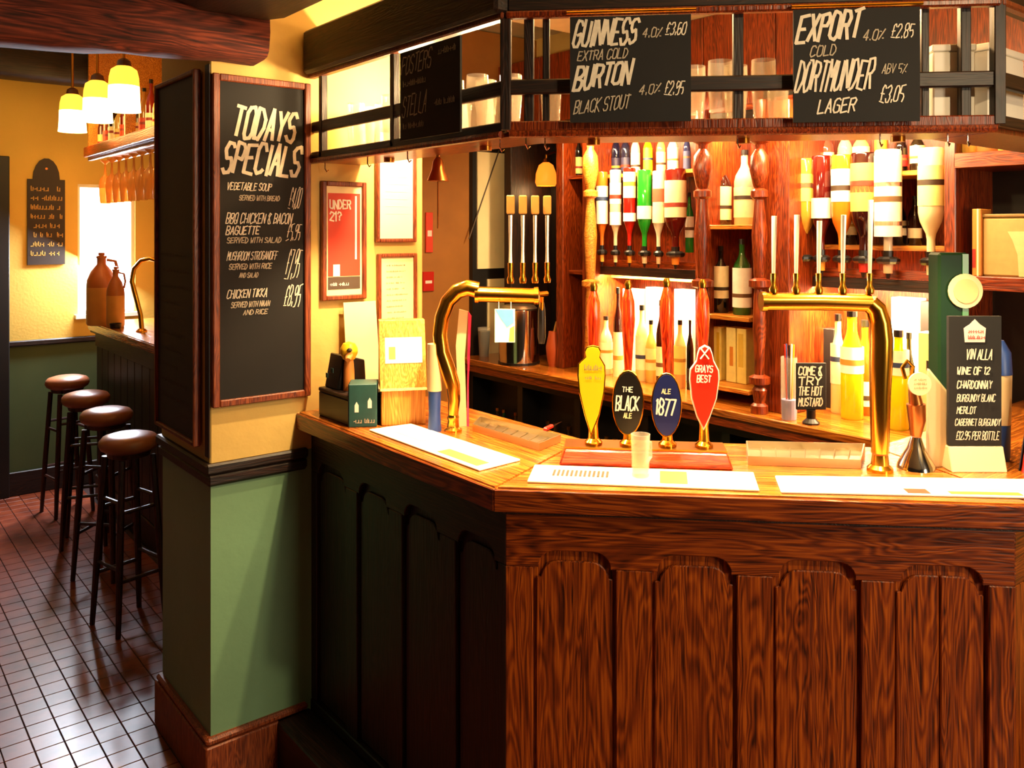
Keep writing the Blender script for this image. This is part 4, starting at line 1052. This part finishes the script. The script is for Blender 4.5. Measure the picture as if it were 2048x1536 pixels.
# its lettering lies flat
def flat_text(parent, bil, txt, u0_, u1_, v0_, v1_, m_, th=.16, z=.0062):
    st_, tw = strokes(txt, 0, 0); mb = MB(); tt = th * .035 / 2
    for plv in st_:
        pts = [bil(u0_ + (u1_ - u0_) * a / tw, v0_ + (v1_ - v0_) * b) for a, b in plv]
        for a, b in zip(pts[:-1], pts[1:]):
            d = (b - a); L_ = d.length or 1e-6; d /= L_; nrm = Vector((-d.y, d.x)) * tt
            mb.add([(a + nrm).to_3d() + Vector((0, 0, z)), (b + nrm).to_3d() + Vector((0, 0, z)), (b - nrm).to_3d() + Vector((0, 0, z)), (a - nrm).to_3d() + Vector((0, 0, z))], [(0, 1, 2, 3)])
    mb.build('lettering', m_, parent)
flat_text(t, bil, 'IIIIIIIIIIIII', .10, .36, .35, .70, 'dark_print')
t, bil = mat_quad([(1562, 987), (2140, 1000), (2060, 962), (1550, 955)], 'white and red bar towel below the right brass tap', 'white_card',
         ((.45, .53, .05, .3, 'red_print'), (.55, .9, .3, .8, 'pink_card'), (.60, .85, .05, .2, 'orange_print')))
# pump plinth and four hand pumps
pa, pb = on_z(1118, 928, ZT), on_z(1470, 946, ZT)
sA, sB = (pa - FO).dot(E), (pb - FO).dot(E); dA = ((pa + pb) / 2 - FO).dot(N)
t = thing('pump_plinth', 'polished red mahogany plinth under the four hand pumps', 'plinth', tuple(front_pt(sA, dA, ZT)), ROT_F)
pw = sB - sA
MB().prism([(0, 0), (pw, 0), (pw - .014, .040), (.014, .040)], 0, .10).build('block', 'mahogany', t, bevel=.004)
MB().box(.014, pw - .014, .008, .092, .0405, .045).build('brass_top', 'brass_dull', t)
dP = dA + .045; ZP = ZT + .0455
def px_poly(pts, plane_d):
    out = []
    for px, py in pts:
        p = on_n(px, py, GN + plane_d); out.append(((p - FO).dot(E), p.z))
    return out
def pump(px, label, clip_pts, clip_mat, rim, handle_top, text, thand):
    s = fs(px, 860, dP)
    t = thing('hand_pump', label, 'beer pump', tuple(front_pt(s, dP, ZP)), ROT_F, 'hand pumps on the plinth')
    MB().lathe([(.022, 0), (.022, .006), (.013, .014), (.011, .05), (.015, .075), (.012, .09)], seg=16).build('stem', 'brass', t, smooth=True)
    zt_ = on_n(px, handle_top, GN + dP + .03).z - ZP
    MB().lathe([(.007, .088), (.008, zt_ * .42), (.012, zt_ * .60), (.0175, zt_ * .80), (.016, zt_ * .92), (.008, zt_)], (0, .028, 0), 16).build('handle', 'handle_red', t, smooth=True)
    MB().lathe([(.009, zt_ + .0005), (.010, zt_ + .012), (.006, zt_ + .022)], (0, .028, 0), 12).build('ferrule', 'brass', t, smooth=True)
    MB().tube([(0, 0, .085), (0, .02, .089), (0, .028, .10)], .007, 8).build('pivot', 'brass', t, smooth=True)
    pl = px_poly(clip_pts, dP - .024)
    pl = [(a - s, z - ZP) for a, z in pl]
    cxm = sum(a for a, _ in pl) / len(pl); czm = sum(z for _, z in pl) / len(pl)
    big = [(cxm + (a - cxm) * 1.10, czm + (z - czm) * 1.06) for a, z in pl]
    c = MB().prism(pl, -.0275, -.0245).build('pump_clip', clip_mat, t)
    MB().prism(big, -.0243, -.019).build('clip_backing', rim, t, bevel=.001)
    for (txt, w_, h_, zc, m_) in text:
        wt_ = w_; lettering(c, txt, cxm - wt_ / 2, czm + zc - h_ / 2, wt_, h_, m_, .17, -.0282, 0.08)
    return t, c, cxm, czm, pl
sc6 = lambda L_: [(1100 + a * .2343, 540 + b * .2343) for a, b in L_]
def oval(cx, cy_, rx, ry, n=22): return [(cx + rx * math.sin(2 * PI * i / n), cy_ - ry * math.cos(2 * PI * i / n)) for i in range(n)]
yel = sc6([(365, 655), (318, 668), (302, 700), (312, 745), (250, 805), (245, 900), (258, 1040), (300, 1220), (350, 1390), (415, 1230), (455, 1040), (466, 900), (462, 820), (420, 745), (428, 700), (412, 668)])
red = sc6([(1320, 655), (1278, 680), (1262, 730), (1255, 780), (1205, 850), (1200, 930), (1215, 1090), (1258, 1240), (1312, 1345), (1362, 1240), (1415, 1090), (1436, 930), (1432, 860), (1392, 780), (1380, 720), (1362, 675)])
t, c, cm, cz, pl = pump(1187, 'hand pump with a tall yellow crest clip, leftmost on the plinth', yel, 'yellow_clip', 'brass', 582, [], 0)
scribble(c, cm - .026, cz + .010, .050, .014, 'grey_print', y=-.0282); scribble(c, cm - .018, cz - .012, .036, .008, 'grey_print', y=-.0282)
ov = oval(1256, 806, 29, 62)
t, c, cm, cz, pl = pump(1257, 'hand pump with a black oval clip, second on the plinth', ov, 'black_clip', 'brass', 578, [('THE', .028, .012, .034, 'white_card'), ('BLACK', .060, .034, .0, 'white_card'), ('ALE', .022, .012, -.030, 'cream_card')], 0)
ov2 = oval(1333, 810, 28, 61)
t, c, cm, cz, pl = pump(1335, 'hand pump with a navy blue oval clip, third on the plinth', ov2, 'navy_clip', 'brass', 574, [('ALE', .024, .012, .034, 'cream_card'), ('1877', .052, .038, -.004, 'white_card')], 0)
t, c, cm, cz, pl = pump(1408, 'hand pump with a red shield clip, rightmost on the plinth', red, 'red_clip', 'white_card', 576, [('GRAYS', .044, .016, .020, 'white_card'), ('BEST', .036, .016, -.004, 'white_card')], 0)
MB().tube([(cm - .010, -.0284, cz + .044), (cm + .010, -.0284, cz + .070)], .0018, 5).build('crossed_mark', 'white_card', c)
MB().tube([(cm + .010, -.0284, cz + .044), (cm - .010, -.0284, cz + .070)], .0018, 5).build('crossed_mark', 'white_card', c)
# small glass in front of the pumps
p = on_z(1281, 952, ZT + .0057)
t = thing('shot_glass', 'small clear glass in front of the black oval pump clip', 'glass', tuple(p))
hh = on_n(1281, 868, (p.x + p.y) * R2).z - p.z
MB().lathe([(.019, 0), (.020, .004), (.0225, hh), (.021, hh), (.017, .008)], seg=18).build('glass_wall', 'glass', t, smooth=True)
MB().tube([(.021, 0, hh * .8), (.034, 0, hh * .75), (.036, 0, hh * .4), (.0205, 0, hh * .28)], .004, 6).build('handle', 'glass', t, smooth=True)
# drip trays
def tray(pts, label, rim=.014):
    P = [on_z(px, py, ZT + .0004) for px, py in pts]
    t = thing('drip_tray', label, 'tray', tuple(P[0]))
    Q = [Vector((p.x - P[0].x, p.y - P[0].y)) for p in P]
    MB().prism([tuple(q) for q in Q], 0.0002, .004, 'xy').build('tray_base', 'steel', t)
    for i in range(4):
        a, b = Q[i], Q[(i + 1) % 4]; c_ = sum(Q, Vector((0, 0))) / 4
        ia, ib = a + (c_ - a) * .025, b + (c_ - b) * .025
        MB().prism([tuple(a), tuple(b), tuple(ib), tuple(ia)], .0041, rim, 'xy').build('tray_rim', 'steel', t)
    for k in range(1, 8):
        a = Q[0].lerp(Q[1], k / 8); b = Q[3].lerp(Q[2], k / 8); c_ = (a + b) / 2
        a = a.lerp(c_, .12); b = b.lerp(c_, .12)
        MB().tube([(a.x, a.y, .0065), (b.x, b.y, .0065)], .002, 5).build('grid_bar', 'steel', t)
tray([(945, 862), (1078, 902), (1122, 884), (960, 846)], 'chrome drip tray inside the left counter arm', .02)
tray([(1496, 930), (1722, 938), (1730, 904), (1492, 898)], 'chrome drip tray left of the right brass tap', .022)
# ---------------- left brass tap (swan neck and cross bar)
DL = 2.43
b = on_z(906, 862, ZT)
t = thing('beer_tap', 'brass swan-neck beer tap with a cross bar on the left counter arm', 'beer tap', tuple(b), -YAW)
Zb_ = SN * b.x + CS * b.y
q = lambda px, py, dy=0: ((px - 906) * Zb_ / FPX, dy, (862 - py) * Zb_ / FPX)
MB().lathe([(.026, 0), (.026, .006), (.018, .012), (.015, .03), (.018, .04), (.014, .05)], seg=18).build('foot', 'brass', t, smooth=True)
MB().tube([q(906, 830), q(908, 800), q(906, 772), q(896, 740), q(884, 705), q(880, 670), q(884, 635), q(896, 603), q(914, 583), q(935, 575), q(956, 580)],
          [.015, .018, .021, .023, .022, .021, .021, .022, .023, .024, .024], 16).build('swan_neck', 'brass', t, smooth=True)
MB().tube([q(950, 588), q(1010, 590), q(1068, 592)], .0225, 16).build('cross_bar', 'brass', t, smooth=True)
MB().lathe([(.026, 0), (.026, .012), (.012, .016)], q(1068, 592), 16, 'x').build('end_cap', 'brass', t, smooth=True)
MB().lathe([(.026, 0), (.026, .010)], q(950, 588), 16, 'x').build('collar', 'brass', t, smooth=True)
for i, px in enumerate((1021, 1046, 1071, 1096)):
    sp_ = .02 + .012 * i
    z1_ = 435 - 0 * i
    MB().lathe([(.009, 0), (.011, .012), (.007, .022), (.008, .06)], q(px, 568, sp_), 12).build('tap_body', 'brass', t, smooth=True)
    MB().tube([q(px, 545, sp_), q(px, 500, sp_), q(px, 430, sp_)], [.006, .0045, .006], 8).build('lever', 'bright_metal', t, smooth=True)
    MB().box(-.012, .012, -.004, .004, 0, .055).build('lens_badge', 'gold_print', t, q(px, 428, sp_), bevel=.003)
    if px > 1071:
        MB().tube([q(1068, 592, sp_ * .6), q(px, 590, sp_)], .008, 8).build('tap_link', 'brass', t, smooth=True)
MB().lathe([(.008, 0), (.012, .02), (.011, .09), (.007, .12)], q(1084, 690, .03), 12).build('grip', 'black_plastic', t, smooth=True)
MB().tube([q(1084, 640, .03), q(1084, 596, .02)], .006, 8).build('spout', 'brass', t, smooth=True)
# postcard hanging from the cross bar
p0 = q(990, 682, -.03)
card = thing('postcard', 'blue, white and yellow postcard hanging from the left brass cross bar', 'card', tuple(b + Vector((p0[0] * CS, -p0[0] * SN, p0[2])) + Vector((SN, CS, 0)) * -.03), -YAW)
cw, ch = 40 * Zb_ / FPX, 66 * Zb_ / FPX
MB().box(0, cw, 0, .002, 0, ch).build('card_sheet', 'white_card', card)
MB().prism([(0.002, ch * .98), (cw * .9, ch * .98), (cw * .95, ch * .6), (cw * .6, ch * .45), (cw * .3, ch * .7)], -.001, -.0002).build('blue_patch', paper('5a9ac8'), card)
MB().prism([(cw * .7, .003), (cw - .002, .003), (cw - .002, ch * .5), (cw * .75, ch * .42)], -.001, -.0002).build('yellow_patch', paper('f0dc50'), card)
MB().tube([(cw * .2, .001, ch), (cw * .2, .001, ch + .02)], .0012, 5).build('string', 'white_card', card)
MB().tube([(cw * .8, .001, ch), (cw * .8, .001, ch + .02)], .0012, 5).build('string', 'white_card', card)
# bits beside the left tap
p = on_z(882, 862, ZT)
t = thing('leaflet_tube', 'slim upright tube, dark blue below and beige above, left of the brass tap', 'tube', (p.x - .012, p.y + .015, ZT))
MB().lathe([(.020, 0), (.017, .05), (.019, .115)], seg=14).build('blue_base', 'blue_plastic', t, smooth=True)
MB().lathe([(.021, .1155), (.021, .25)], seg=14).build('beige_sleeve', 'beige_card', t, smooth=True)
p = on_z(930, 862, ZT)
t = thing('menu_card', 'tall pink-edged menu card standing behind the left brass tap', 'card', (p.x + .03, p.y + .05, ZT), -YAW)
Zc_ = SN * t.location.x + CS * t.location.y
ph = 230 * Zc_ / FPX
MB().prism([(-.012, 0), (.010, 0), (.004, ph * .6), (.014, ph), (-.012, ph * 1.02), (-.022, ph * .7)], 0, .004).build('card_face', 'beige_card', t)
MB().prism([(.0105, 0), (.017, 0), (.012, ph * .6), (.024, ph * .96), (.0145, ph)], -.002, .004).build('pink_edge', 'pink_plastic', t)
# ---------------- right brass tap
b = on_z(1760, 942, ZT)
t = thing('beer_tap', 'brass column tap with a cross bar on the right of the counter', 'beer tap', tuple(b), -YAW)
Zb_ = SN * b.x + CS * b.y
q2 = lambda px, py, dy=0: ((px - 1760) * Zb_ / FPX, dy, (942 - py) * Zb_ / FPX)
MB().lathe([(.030, 0), (.030, .008), (.021, .016), (.018, .04)], seg=20).build('foot', 'brass', t, smooth=True)
MB().tube([q2(1760, 905), q2(1760, 850), q2(1760, 790), q2(1762, 720), q2(1763, 680), q2(1760, 645), q2(1752, 618), q2(1738, 606)], [.020, .022, .024, .0265, .0265, .025, .0235, .0225], 18).build('column', 'brass', t, smooth=True)
MB().tube([q2(1740, 606), q2(1640, 603), q2(1532, 603)], .0215, 16).build('cross_bar', 'brass', t, smooth=True)
MB().lathe([(.024, -.012), (.024, 0), (.012, .004)], q2(1532, 603), 16, 'x').build('end_cap', 'brass', t, smooth=True)
for i, (px, yt) in enumerate(((1546, 432), (1591, 430), (1636, 442), (1684, 430), (1738, 400))):
    MB().lathe([(.009, 0), (.011, .012), (.006, .022), (.007, .05)], q2(px, 588, -.004), 12).build('tap_body', 'brass', t, smooth=True)
    MB().tube([q2(px, 560, -.004), q2(px, 500, -.006), q2(px, yt, -.010)], [.004, .0055, .0065], 8).build('lever', 'bright_metal', t, smooth=True)
# ---------------- little tap with a round badge
b = on_z(1832, 936, ZT)
t = thing('beer_tap', 'small silver-footed tap with a round cream badge', 'beer tap', tuple(b), -YAW)
Zb_ = SN * b.x + CS * b.y
q3 = lambda px, py, dy=0: ((px - 1832) * Zb_ / FPX, dy, (936 - py) * Zb_ / FPX)
MB().lathe([(.044, 0), (.042, .01), (.020, .05), (.012, .075)], seg=20).build('foot', 'chrome', t, smooth=True)
MB().tube([q3(1832, 872), q3(1834, 840), q3(1832, 808)], [.012, .020, .022], 14).build('tap_body', 'copper', t, smooth=True)
MB().tube([q3(1832, 808), q3(1829, 790), q3(1829, 762)], [.016, .014, .014], 12).build('badge_neck', 'copper', t, smooth=True)
c = MB().lathe([(.0275, 0), (.0275, .006)], (q3(1829, 764)[0], -.028, q3(1829, 764)[2]), 24, 'y').build('badge', 'cream_card', t)
zc = q3(1829, 764)[2]; xc = q3(1829, 764)[0]
for k in range(3): scribble(c, xc - .015, zc - .012 + k * .010, .030, .006, 'grey_print', y=-.0285)
MB().tube([q3(1818, 760, .02), q3(1812, 738, .02), q3(1822, 724, .02), q3(1834, 736, .02), q3(1830, 758, .02)], .005, 8).build('ring_lever', 'brass', t, smooth=True)
# ---------------- tan wedge board and the wine chalkboard
b = on_z(1876, 934, ZT)
t = thing('menu_holder', 'plain tan slant-topped board standing left of the wine chalkboard', 'board', tuple(b), -YAW)
Zb_ = SN * b.x + CS * b.y; k_ = Zb_ / FPX
MB().prism([(-20 * k_, 0), (18 * k_, 0), (16 * k_, 150 * k_), (-18 * k_, 192 * k_)], 0, .012).build('board_face', 'beige_card', t, bevel=.001)
MB().prism([(18.2 * k_, 0), (21 * k_, 0), (19 * k_, 152 * k_), (-17 * k_, 196 * k_), (-18 * k_, 192.4 * k_), (16.2 * k_, 150.3 * k_)], .001, .011).build('pale_edge', 'cream_card', t)
b = on_z(1950, 940, ZT)
t = thing('chalkboard', 'small standing chalkboard with a handwritten wine list on a cream base', 'sign', tuple(b), -YAW)
Zb_ = SN * b.x + CS * b.y; k_ = Zb_ / FPX
MB().prism([(-.022, 0), (.030, 0), (.012, 48 * k_), (-.004, 48 * k_)], -55 * k_, 55 * k_, 'yz').build('base', 'cream_card', t, bevel=.002)
sl = MB().box(-54 * k_, 52 * k_, -.003, .008, 49 * k_, 308 * k_).build('slate', 'slate', t, bevel=.001)
tx = ((('VIN ALLA'), -20, 36, 222, 20), ('WINE OF 12', -38, 30, 192, 14), ('CHARDONNAY', -38, 34, 164, 15), ('BURGUNDY BLANC', -38, 40, 138, 14), ('MERLOT', -38, 2, 114, 13), ('CABERNET BURGUNDY', -42, 50, 90, 13), ('£12.95 PER BOTTLE', -40, 48, 62, 16))
for txt, a, c_, z_, h_ in tx: lettering(sl, txt, a * k_, z_ * k_, (c_ - a) * k_, h_ * k_, 'chalk', .17, -.0042, .15)
MB().prism([(-22 * k_, 256 * k_), (18 * k_, 256 * k_), (20 * k_, 284 * k_), (8 * k_, 292 * k_), (-2 * k_, 302 * k_), (-12 * k_, 292 * k_), (-24 * k_, 284 * k_)], -.0040, -.0032).build('emblem', 'pink_card', sl)
for z_ in (262, 274): scribble(sl, -16 * k_, z_ * k_, 30 * k_, 8 * k_, 'red_print', y=-.0046)
# tall green tap tower
b = on_n(1896, 800, GN + .40); b.z = ZT
t = thing('beer_tower', 'tall dark green beer tower with a round pale badge', 'beer tap', tuple(b), -YAW)
Zb_ = SN * b.x + CS * b.y; k_ = Zb_ / FPX
ht = (HY - 505) * k_ + HC - ZT
MB().box(-30 * k_, 30 * k_, -.03, .03, 0, ht).build('tower_body', 'green_tower', t, bevel=.006)
MB().box(16 * k_, 28 * k_, -.0325, -.0305, .01, ht - .003).build('bright_stripe', 'green_bright', t)
c = MB().lathe([(34 * k_, 0), (34 * k_, .004)], (20 * k_, -.038, (HY - 580) * k_ + HC - ZT), 24, 'y').build('badge', 'cream_card', t)
MB().lathe([(24 * k_, 0), (24 * k_, .002)], (20 * k_, -.0405, (HY - 580) * k_ + HC - ZT), 24, 'y').build('badge_face', paper('d0d08a'), c)
# bottle and red edge at the far right
b = on_z(2022, 930, ZT)
t = thing('wine_bottle', 'cream and dark blue bottle beside the wine chalkboard', 'bottle', (b.x + .03, b.y + .04, ZT))
MB().lathe([(.024, 0), (.026, .01), (.027, .09)], seg=16).build('blue_foot', 'blue_plastic', t, smooth=True)
MB().lathe([(.0275, .0905), (.030, .21), (.030, .215)], seg=16).build('cream_body', 'beige_card', t, smooth=True)
MB().lathe([(.031, .2155), (.028, .27), (.012, .30)], seg=16).build('blue_cap', 'blue_plastic', t, smooth=True)
b = on_z(2070, 945, ZT)
t = thing('menu_card', 'red folded menu card at the right edge of the counter', 'card', tuple(b), -YAW)
MB().prism([(-.03, 0), (.05, 0), (.05, .22), (.0, .22)], 0, .004).build('card_face', 'red_plastic', t)
MB().prism([(-.03, 0), (.05, 0), (.05, .20), (.0, .20)], .012, .016).build('card_back', 'black_plastic', t)
# ---------------- left end of the counter
def cbox(px0, px1, py, yt, mat, name, label, cat, depth, rz=0.0, z0=ZT):
    a = on_z(px0, py, ZT); Z = SN * a.x + CS * a.y; k_ = Z / FPX
    t = thing(name, label, cat, (a.x, a.y, z0), -YAW + rz)
    return t, (px1 - px0) * k_, (py - yt) * k_, k_
a = on_z(634, 838, ZT)
t = thing('card_box', 'flat black wooden box under the tilted black box', 'box', (1.20, 2.44, ZT), ROT_L)
MB().box(0, .20, 0, .13, 0, .075).build('box_body', 'black_plastic', t, bevel=.003)
MB().box(-.001, .201, -.001, .131, .0755, .088).build('lid', 'oak_dark_x', t, bevel=.003)
t2 = thing('card_box', 'tilted black box with small green marks on the flat box', 'box', (1.215, 2.43, ZT + .0885), ROT_L)
MB().prism([(0, 0), (.10, 0), (.095, .085), (.02, .105)], 0, .085, 'yz').build('box_body', 'black_plastic', t2, bevel=.003)
mk = MB().box(.012, .025, -.002, -.0005, .03, .045).build('green_mark', 'teal_card', t2)
MB().box(.045, .06, -.002, -.0005, .05, .064).build('green_mark', 'teal_card', t2)
p = on_z(697, 855, ZT)
t3 = thing('gift_box', 'teal box with white figures printed on the right face', 'box', tuple(p), -YAW + .10)
Zb_ = SN * p.x + CS * p.y; k_ = Zb_ / FPX
MB().box(0, 56 * k_, 0, .085, 0, 86 * k_).build('box_body', 'teal_card', t3, bevel=.002)
MB().box(-.0015, -.0003, 0.002, .083, 0.002, 85 * k_).build('dark_side', 'black_plastic', t3)
for a_, b_ in ((12, 44), (38, 52)): MB().prism([(a_ * k_, (b_ - 14) * k_), ((a_ + 8) * k_, (b_ - 14) * k_), ((a_ + 8) * k_, b_ * k_), ((a_ + 4) * k_, (b_ + 7) * k_), (a_ * k_, b_ * k_)], -.0012, -.0003).build('white_figure', 'white_card', t3)
scribble(t3, 10 * k_, 8 * k_, 38 * k_, 9 * k_, 'chalk_dim', y=-.0012)
# yellow novelty figure standing in the teal box
t4 = thing('toy_figure', 'yellow and orange long-necked toy figure behind the teal box', 'toy', (p.x + .055, p.y + .10, ZT))
MB().lathe([(.016, 0), (.018, .08), (.016, .15), (.013, .185)], seg=12).build('neck', 'orange_print', t4, smooth=True)
hd = MB().lathe([(.004, -.028), (.018, -.022), (.027, -.004), (.027, .010), (.018, .026), (.004, .031)], (0, 0, .205), 16).build('head', 'yellow_toy', t4, smooth=True)
MB().lathe([(.004, -.006), (.009, 0), (.004, .006)], (-.012, -.026, .214), 10).build('eye', 'black_plastic', hd)
MB().tube([(-.01, -.02, .196), (-.022, -.035, .186)], [.013, .008], 10).build('snout', 'orange_print', hd, smooth=True)
# white card leaning behind
t5 = thing('menu_card', 'blank cream card leaning on the wall behind the toy figure', 'card', (on_y(700, 700, 2.45).x, 2.455, ZT))
zz = on_y(720, 605, 2.47).z - ZT
cw = on_y(762, 650, 2.46).x - on_y(697, 650, 2.46).x
MB().prism([(0, 0), (.004, 0), (.044, zz), (.040, zz)], 0, cw, 'yz').build('card_sheet', 'cream_card', t5)
# wooden collection box with a sloping roof
p = on_z(760, 852, ZT)
t6 = thing('collection_box', 'pale wooden collection box with a sloping lid and white label', 'box', tuple(p), -YAW + .20)
Zb_ = SN * p.x + CS * p.y; k_ = Zb_ / FPX
bw = 94 * k_
MB().box(.004, bw - .004, .0, .10, 0, 72 * k_).build('box_body', 'pine', t6, bevel=.002)
MB().prism([(-.012, 70 * k_), (.0, 74 * k_), (.07, 206 * k_), (.112, 206 * k_), (.112, 72.5 * k_), (.0, 72.4 * k_)], 0, bw, 'yz').build('sloping_lid', 'pine', t6, bevel=.002)
n_ = Vector((0, -(206 - 74) * k_, .07)).normalized()
lo, hi = Vector((.0, 74 * k_)), Vector((.07, 206 * k_))
pt = lambda f, x, o=.0012: (x, (lo + (hi - lo) * f)[0] + n_.y * o, (lo + (hi - lo) * f)[1] + n_.z * o)
MB().add([pt(.36, bw * .12), pt(.36, bw * .92), pt(.74, bw * .92), pt(.74, bw * .12)], [(0, 1, 2, 3)]).build('paper_label', 'white_card', t6)
MB().add([pt(.42, bw * .2, .0018), pt(.42, bw * .34, .0018), pt(.60, bw * .34, .0018), pt(.60, bw * .2, .0018)], [(0, 1, 2, 3)]).build('print_patch', 'gold_print', t6)
# brass bell hanging inside the gantry
p = on_x(876, 362, 1.37)
t = thing('bell', 'copper bell with a cord hanging below the gantry', 'bell', tuple(p))
k_ = (SN * p.x + CS * p.y) / FPX
MB().lathe([(22 * k_, 0), (20 * k_, 5 * k_), (13 * k_, 22 * k_), (10 * k_, 40 * k_), (4 * k_, 48 * k_)], seg=20).build('bell_body', 'copper', t, smooth=True)
MB().tube([(0, 0, 48 * k_), (0, 0, 1.8925 - p.z)], .005, 6).build('bracket', 'brass_dull', t)
MB().tube([(0, 0, 0), (0, 0, -95 * k_)], .0025, 6).build('cord', 'copper', t)
# red notices on the end wall
for px, a_, b_, w_, lb, m_ in ((858, 425, 505, 14, 'narrow red warning notice on the brown wall below the bell', 'red_print'), (856, 543, 583, 22, 'small red fire call box on the brown wall', 'red_plastic')):
    p0, p1 = on_y(px - w_ / 2, b_, ey - .006), on_y(px + w_ / 2, a_, ey - .006)
    t = thing('wall_notice', lb, 'notice', (p0.x, ey - .012, p0.z))
    MB().box(0, p1.x - p0.x, 0, .0115, 0, p1.z - p0.z).build('plate', m_, t, bevel=.002)
    MB().box((p1.x - p0.x) * .2, (p1.x - p0.x) * .8, -.0015, -.0003, (p1.z - p0.z) * .4, (p1.z - p0.z) * .55).build('pale_patch', 'pink_card', t)
# ================================================================ things on the back counter
p = on_z(1038, 735, ZB); p.x = 2.87; p.y = on_x(1038, 700, 2.87).y
k_ = (SN * p.x + CS * p.y) / FPX
t = thing('ice_bucket', 'tall brushed steel ice bucket with black base on the back counter', 'bucket', (p.x, p.y, ZB))
MB().lathe([(42 * k_, 0), (42 * k_, .012)], seg=24).build('base_ring', 'black_plastic', t)
MB().lathe([(40 * k_, .0125), (41 * k_, .06), (41 * k_, 108 * k_), (38 * k_, 110 * k_)], seg=24).build('bucket_wall', 'chrome', t, smooth=True)
MB().lathe([(37 * k_, 110.3 * k_), (30 * k_, 116 * k_), (5 * k_, 118 * k_)], seg=24).build('lid', 'steel', t, smooth=True)
t = thing('storage_jar', 'terracotta pot on the back counter right of the steel ice bucket', 'jar', (2.95, on_x(1107, 700, 2.95).y, ZB))
MB().lathe([(.026, 0), (.036, .05), (.040, .10), (.028, .16), (.026, .18)], seg=18).build('pot', 'terracotta', t, smooth=True)
MB().tube([(.0, 0, .16), (.012, -.01, .23)], .006, 6).build('spoon', 'stone_tan', t)
t = thing('beer_glass', 'dark stout glass on the back counter left of the steel ice bucket', 'glass', (2.88, on_x(968, 700, 2.88).y, ZB))
MB().lathe([(.026, 0), (.034, .14)], seg=16).build('stout', 'black_plastic', t, smooth=True)
MB().lathe([(.0275, -.0), (.036, .16)], seg=16, caps=False).build('glass_wall', 'glass', t, smooth=True)
p = on_x(1578, 829, 2.80)
t = thing('straw_jar', 'tall clear jar of straws with a violet foot on the back counter', 'jar', (2.80, p.y, ZB))
k_ = (SN * 2.80 + CS * p.y) / FPX
MB().lathe([(15 * k_, 0), (16 * k_, .03), (16 * k_, 125 * k_)], seg=16, caps=False).build('glass_wall', 'glass', t, smooth=True)
MB().lathe([(14 * k_, .002), (14.6 * k_, 40 * k_)], seg=14).build('violet_foot', paper('8a86c8'), t)
for i in range(5):
    a_ = 2 * PI * i / 5; MB().tube([(5 * k_ * math.cos(a_), 5 * k_ * math.sin(a_), 41 * k_), (9 * k_ * math.cos(a_), 9 * k_ * math.sin(a_), 150 * k_)], .0035, 5).build('straw', ('white_card', 'blue_plastic', 'red_plastic', 'black_plastic', 'yellow_toy')[i], t)
p = on_x(1622, 812, 2.80)
k_ = (SN * 2.80 + CS * p.y) / FPX
t = thing('chalkboard', 'little chalkboard sign on a black foot on the back counter', 'sign', (2.80, p.y, ZB), -YAW)
MB().lathe([(17 * k_, 0), (17 * k_, .006), (9 * k_, .02), (9 * k_, 28 * k_)], seg=14).build('foot', 'black_plastic', t)
sl = MB().box(-30 * k_, 30 * k_, -.004, .004, 28.2 * k_, 122 * k_).build('slate', 'slate', t, bevel=.002)
for txt, z_, m_ in (('COME &', 98, 'chalk'), ('TRY', 78, 'chalk'), ('THE HOT', 58, 'chalk'), ('MUSTARD', 36, 'chalk')): lettering(sl, txt, -26 * k_, z_ * k_, 50 * k_, 16 * k_, m_, .18, -.0052, .1)
# knife and lemon dish beside the plinth
p = on_z(1092, 872, ZT)
t = thing('fruit_knife', 'red-handled knife lying by the left drip tray', 'knife', (p.x + .03, p.y + .04, ZT), .4)
MB().box(0, .05, -.006, .006, .001, .012).build('handle', 'red_plastic', t, bevel=.003)
MB().prism([(.0505, -.006), (.12, 0), (.0505, .006)], .004, .006, 'xy').build('blade', 'chrome', t)
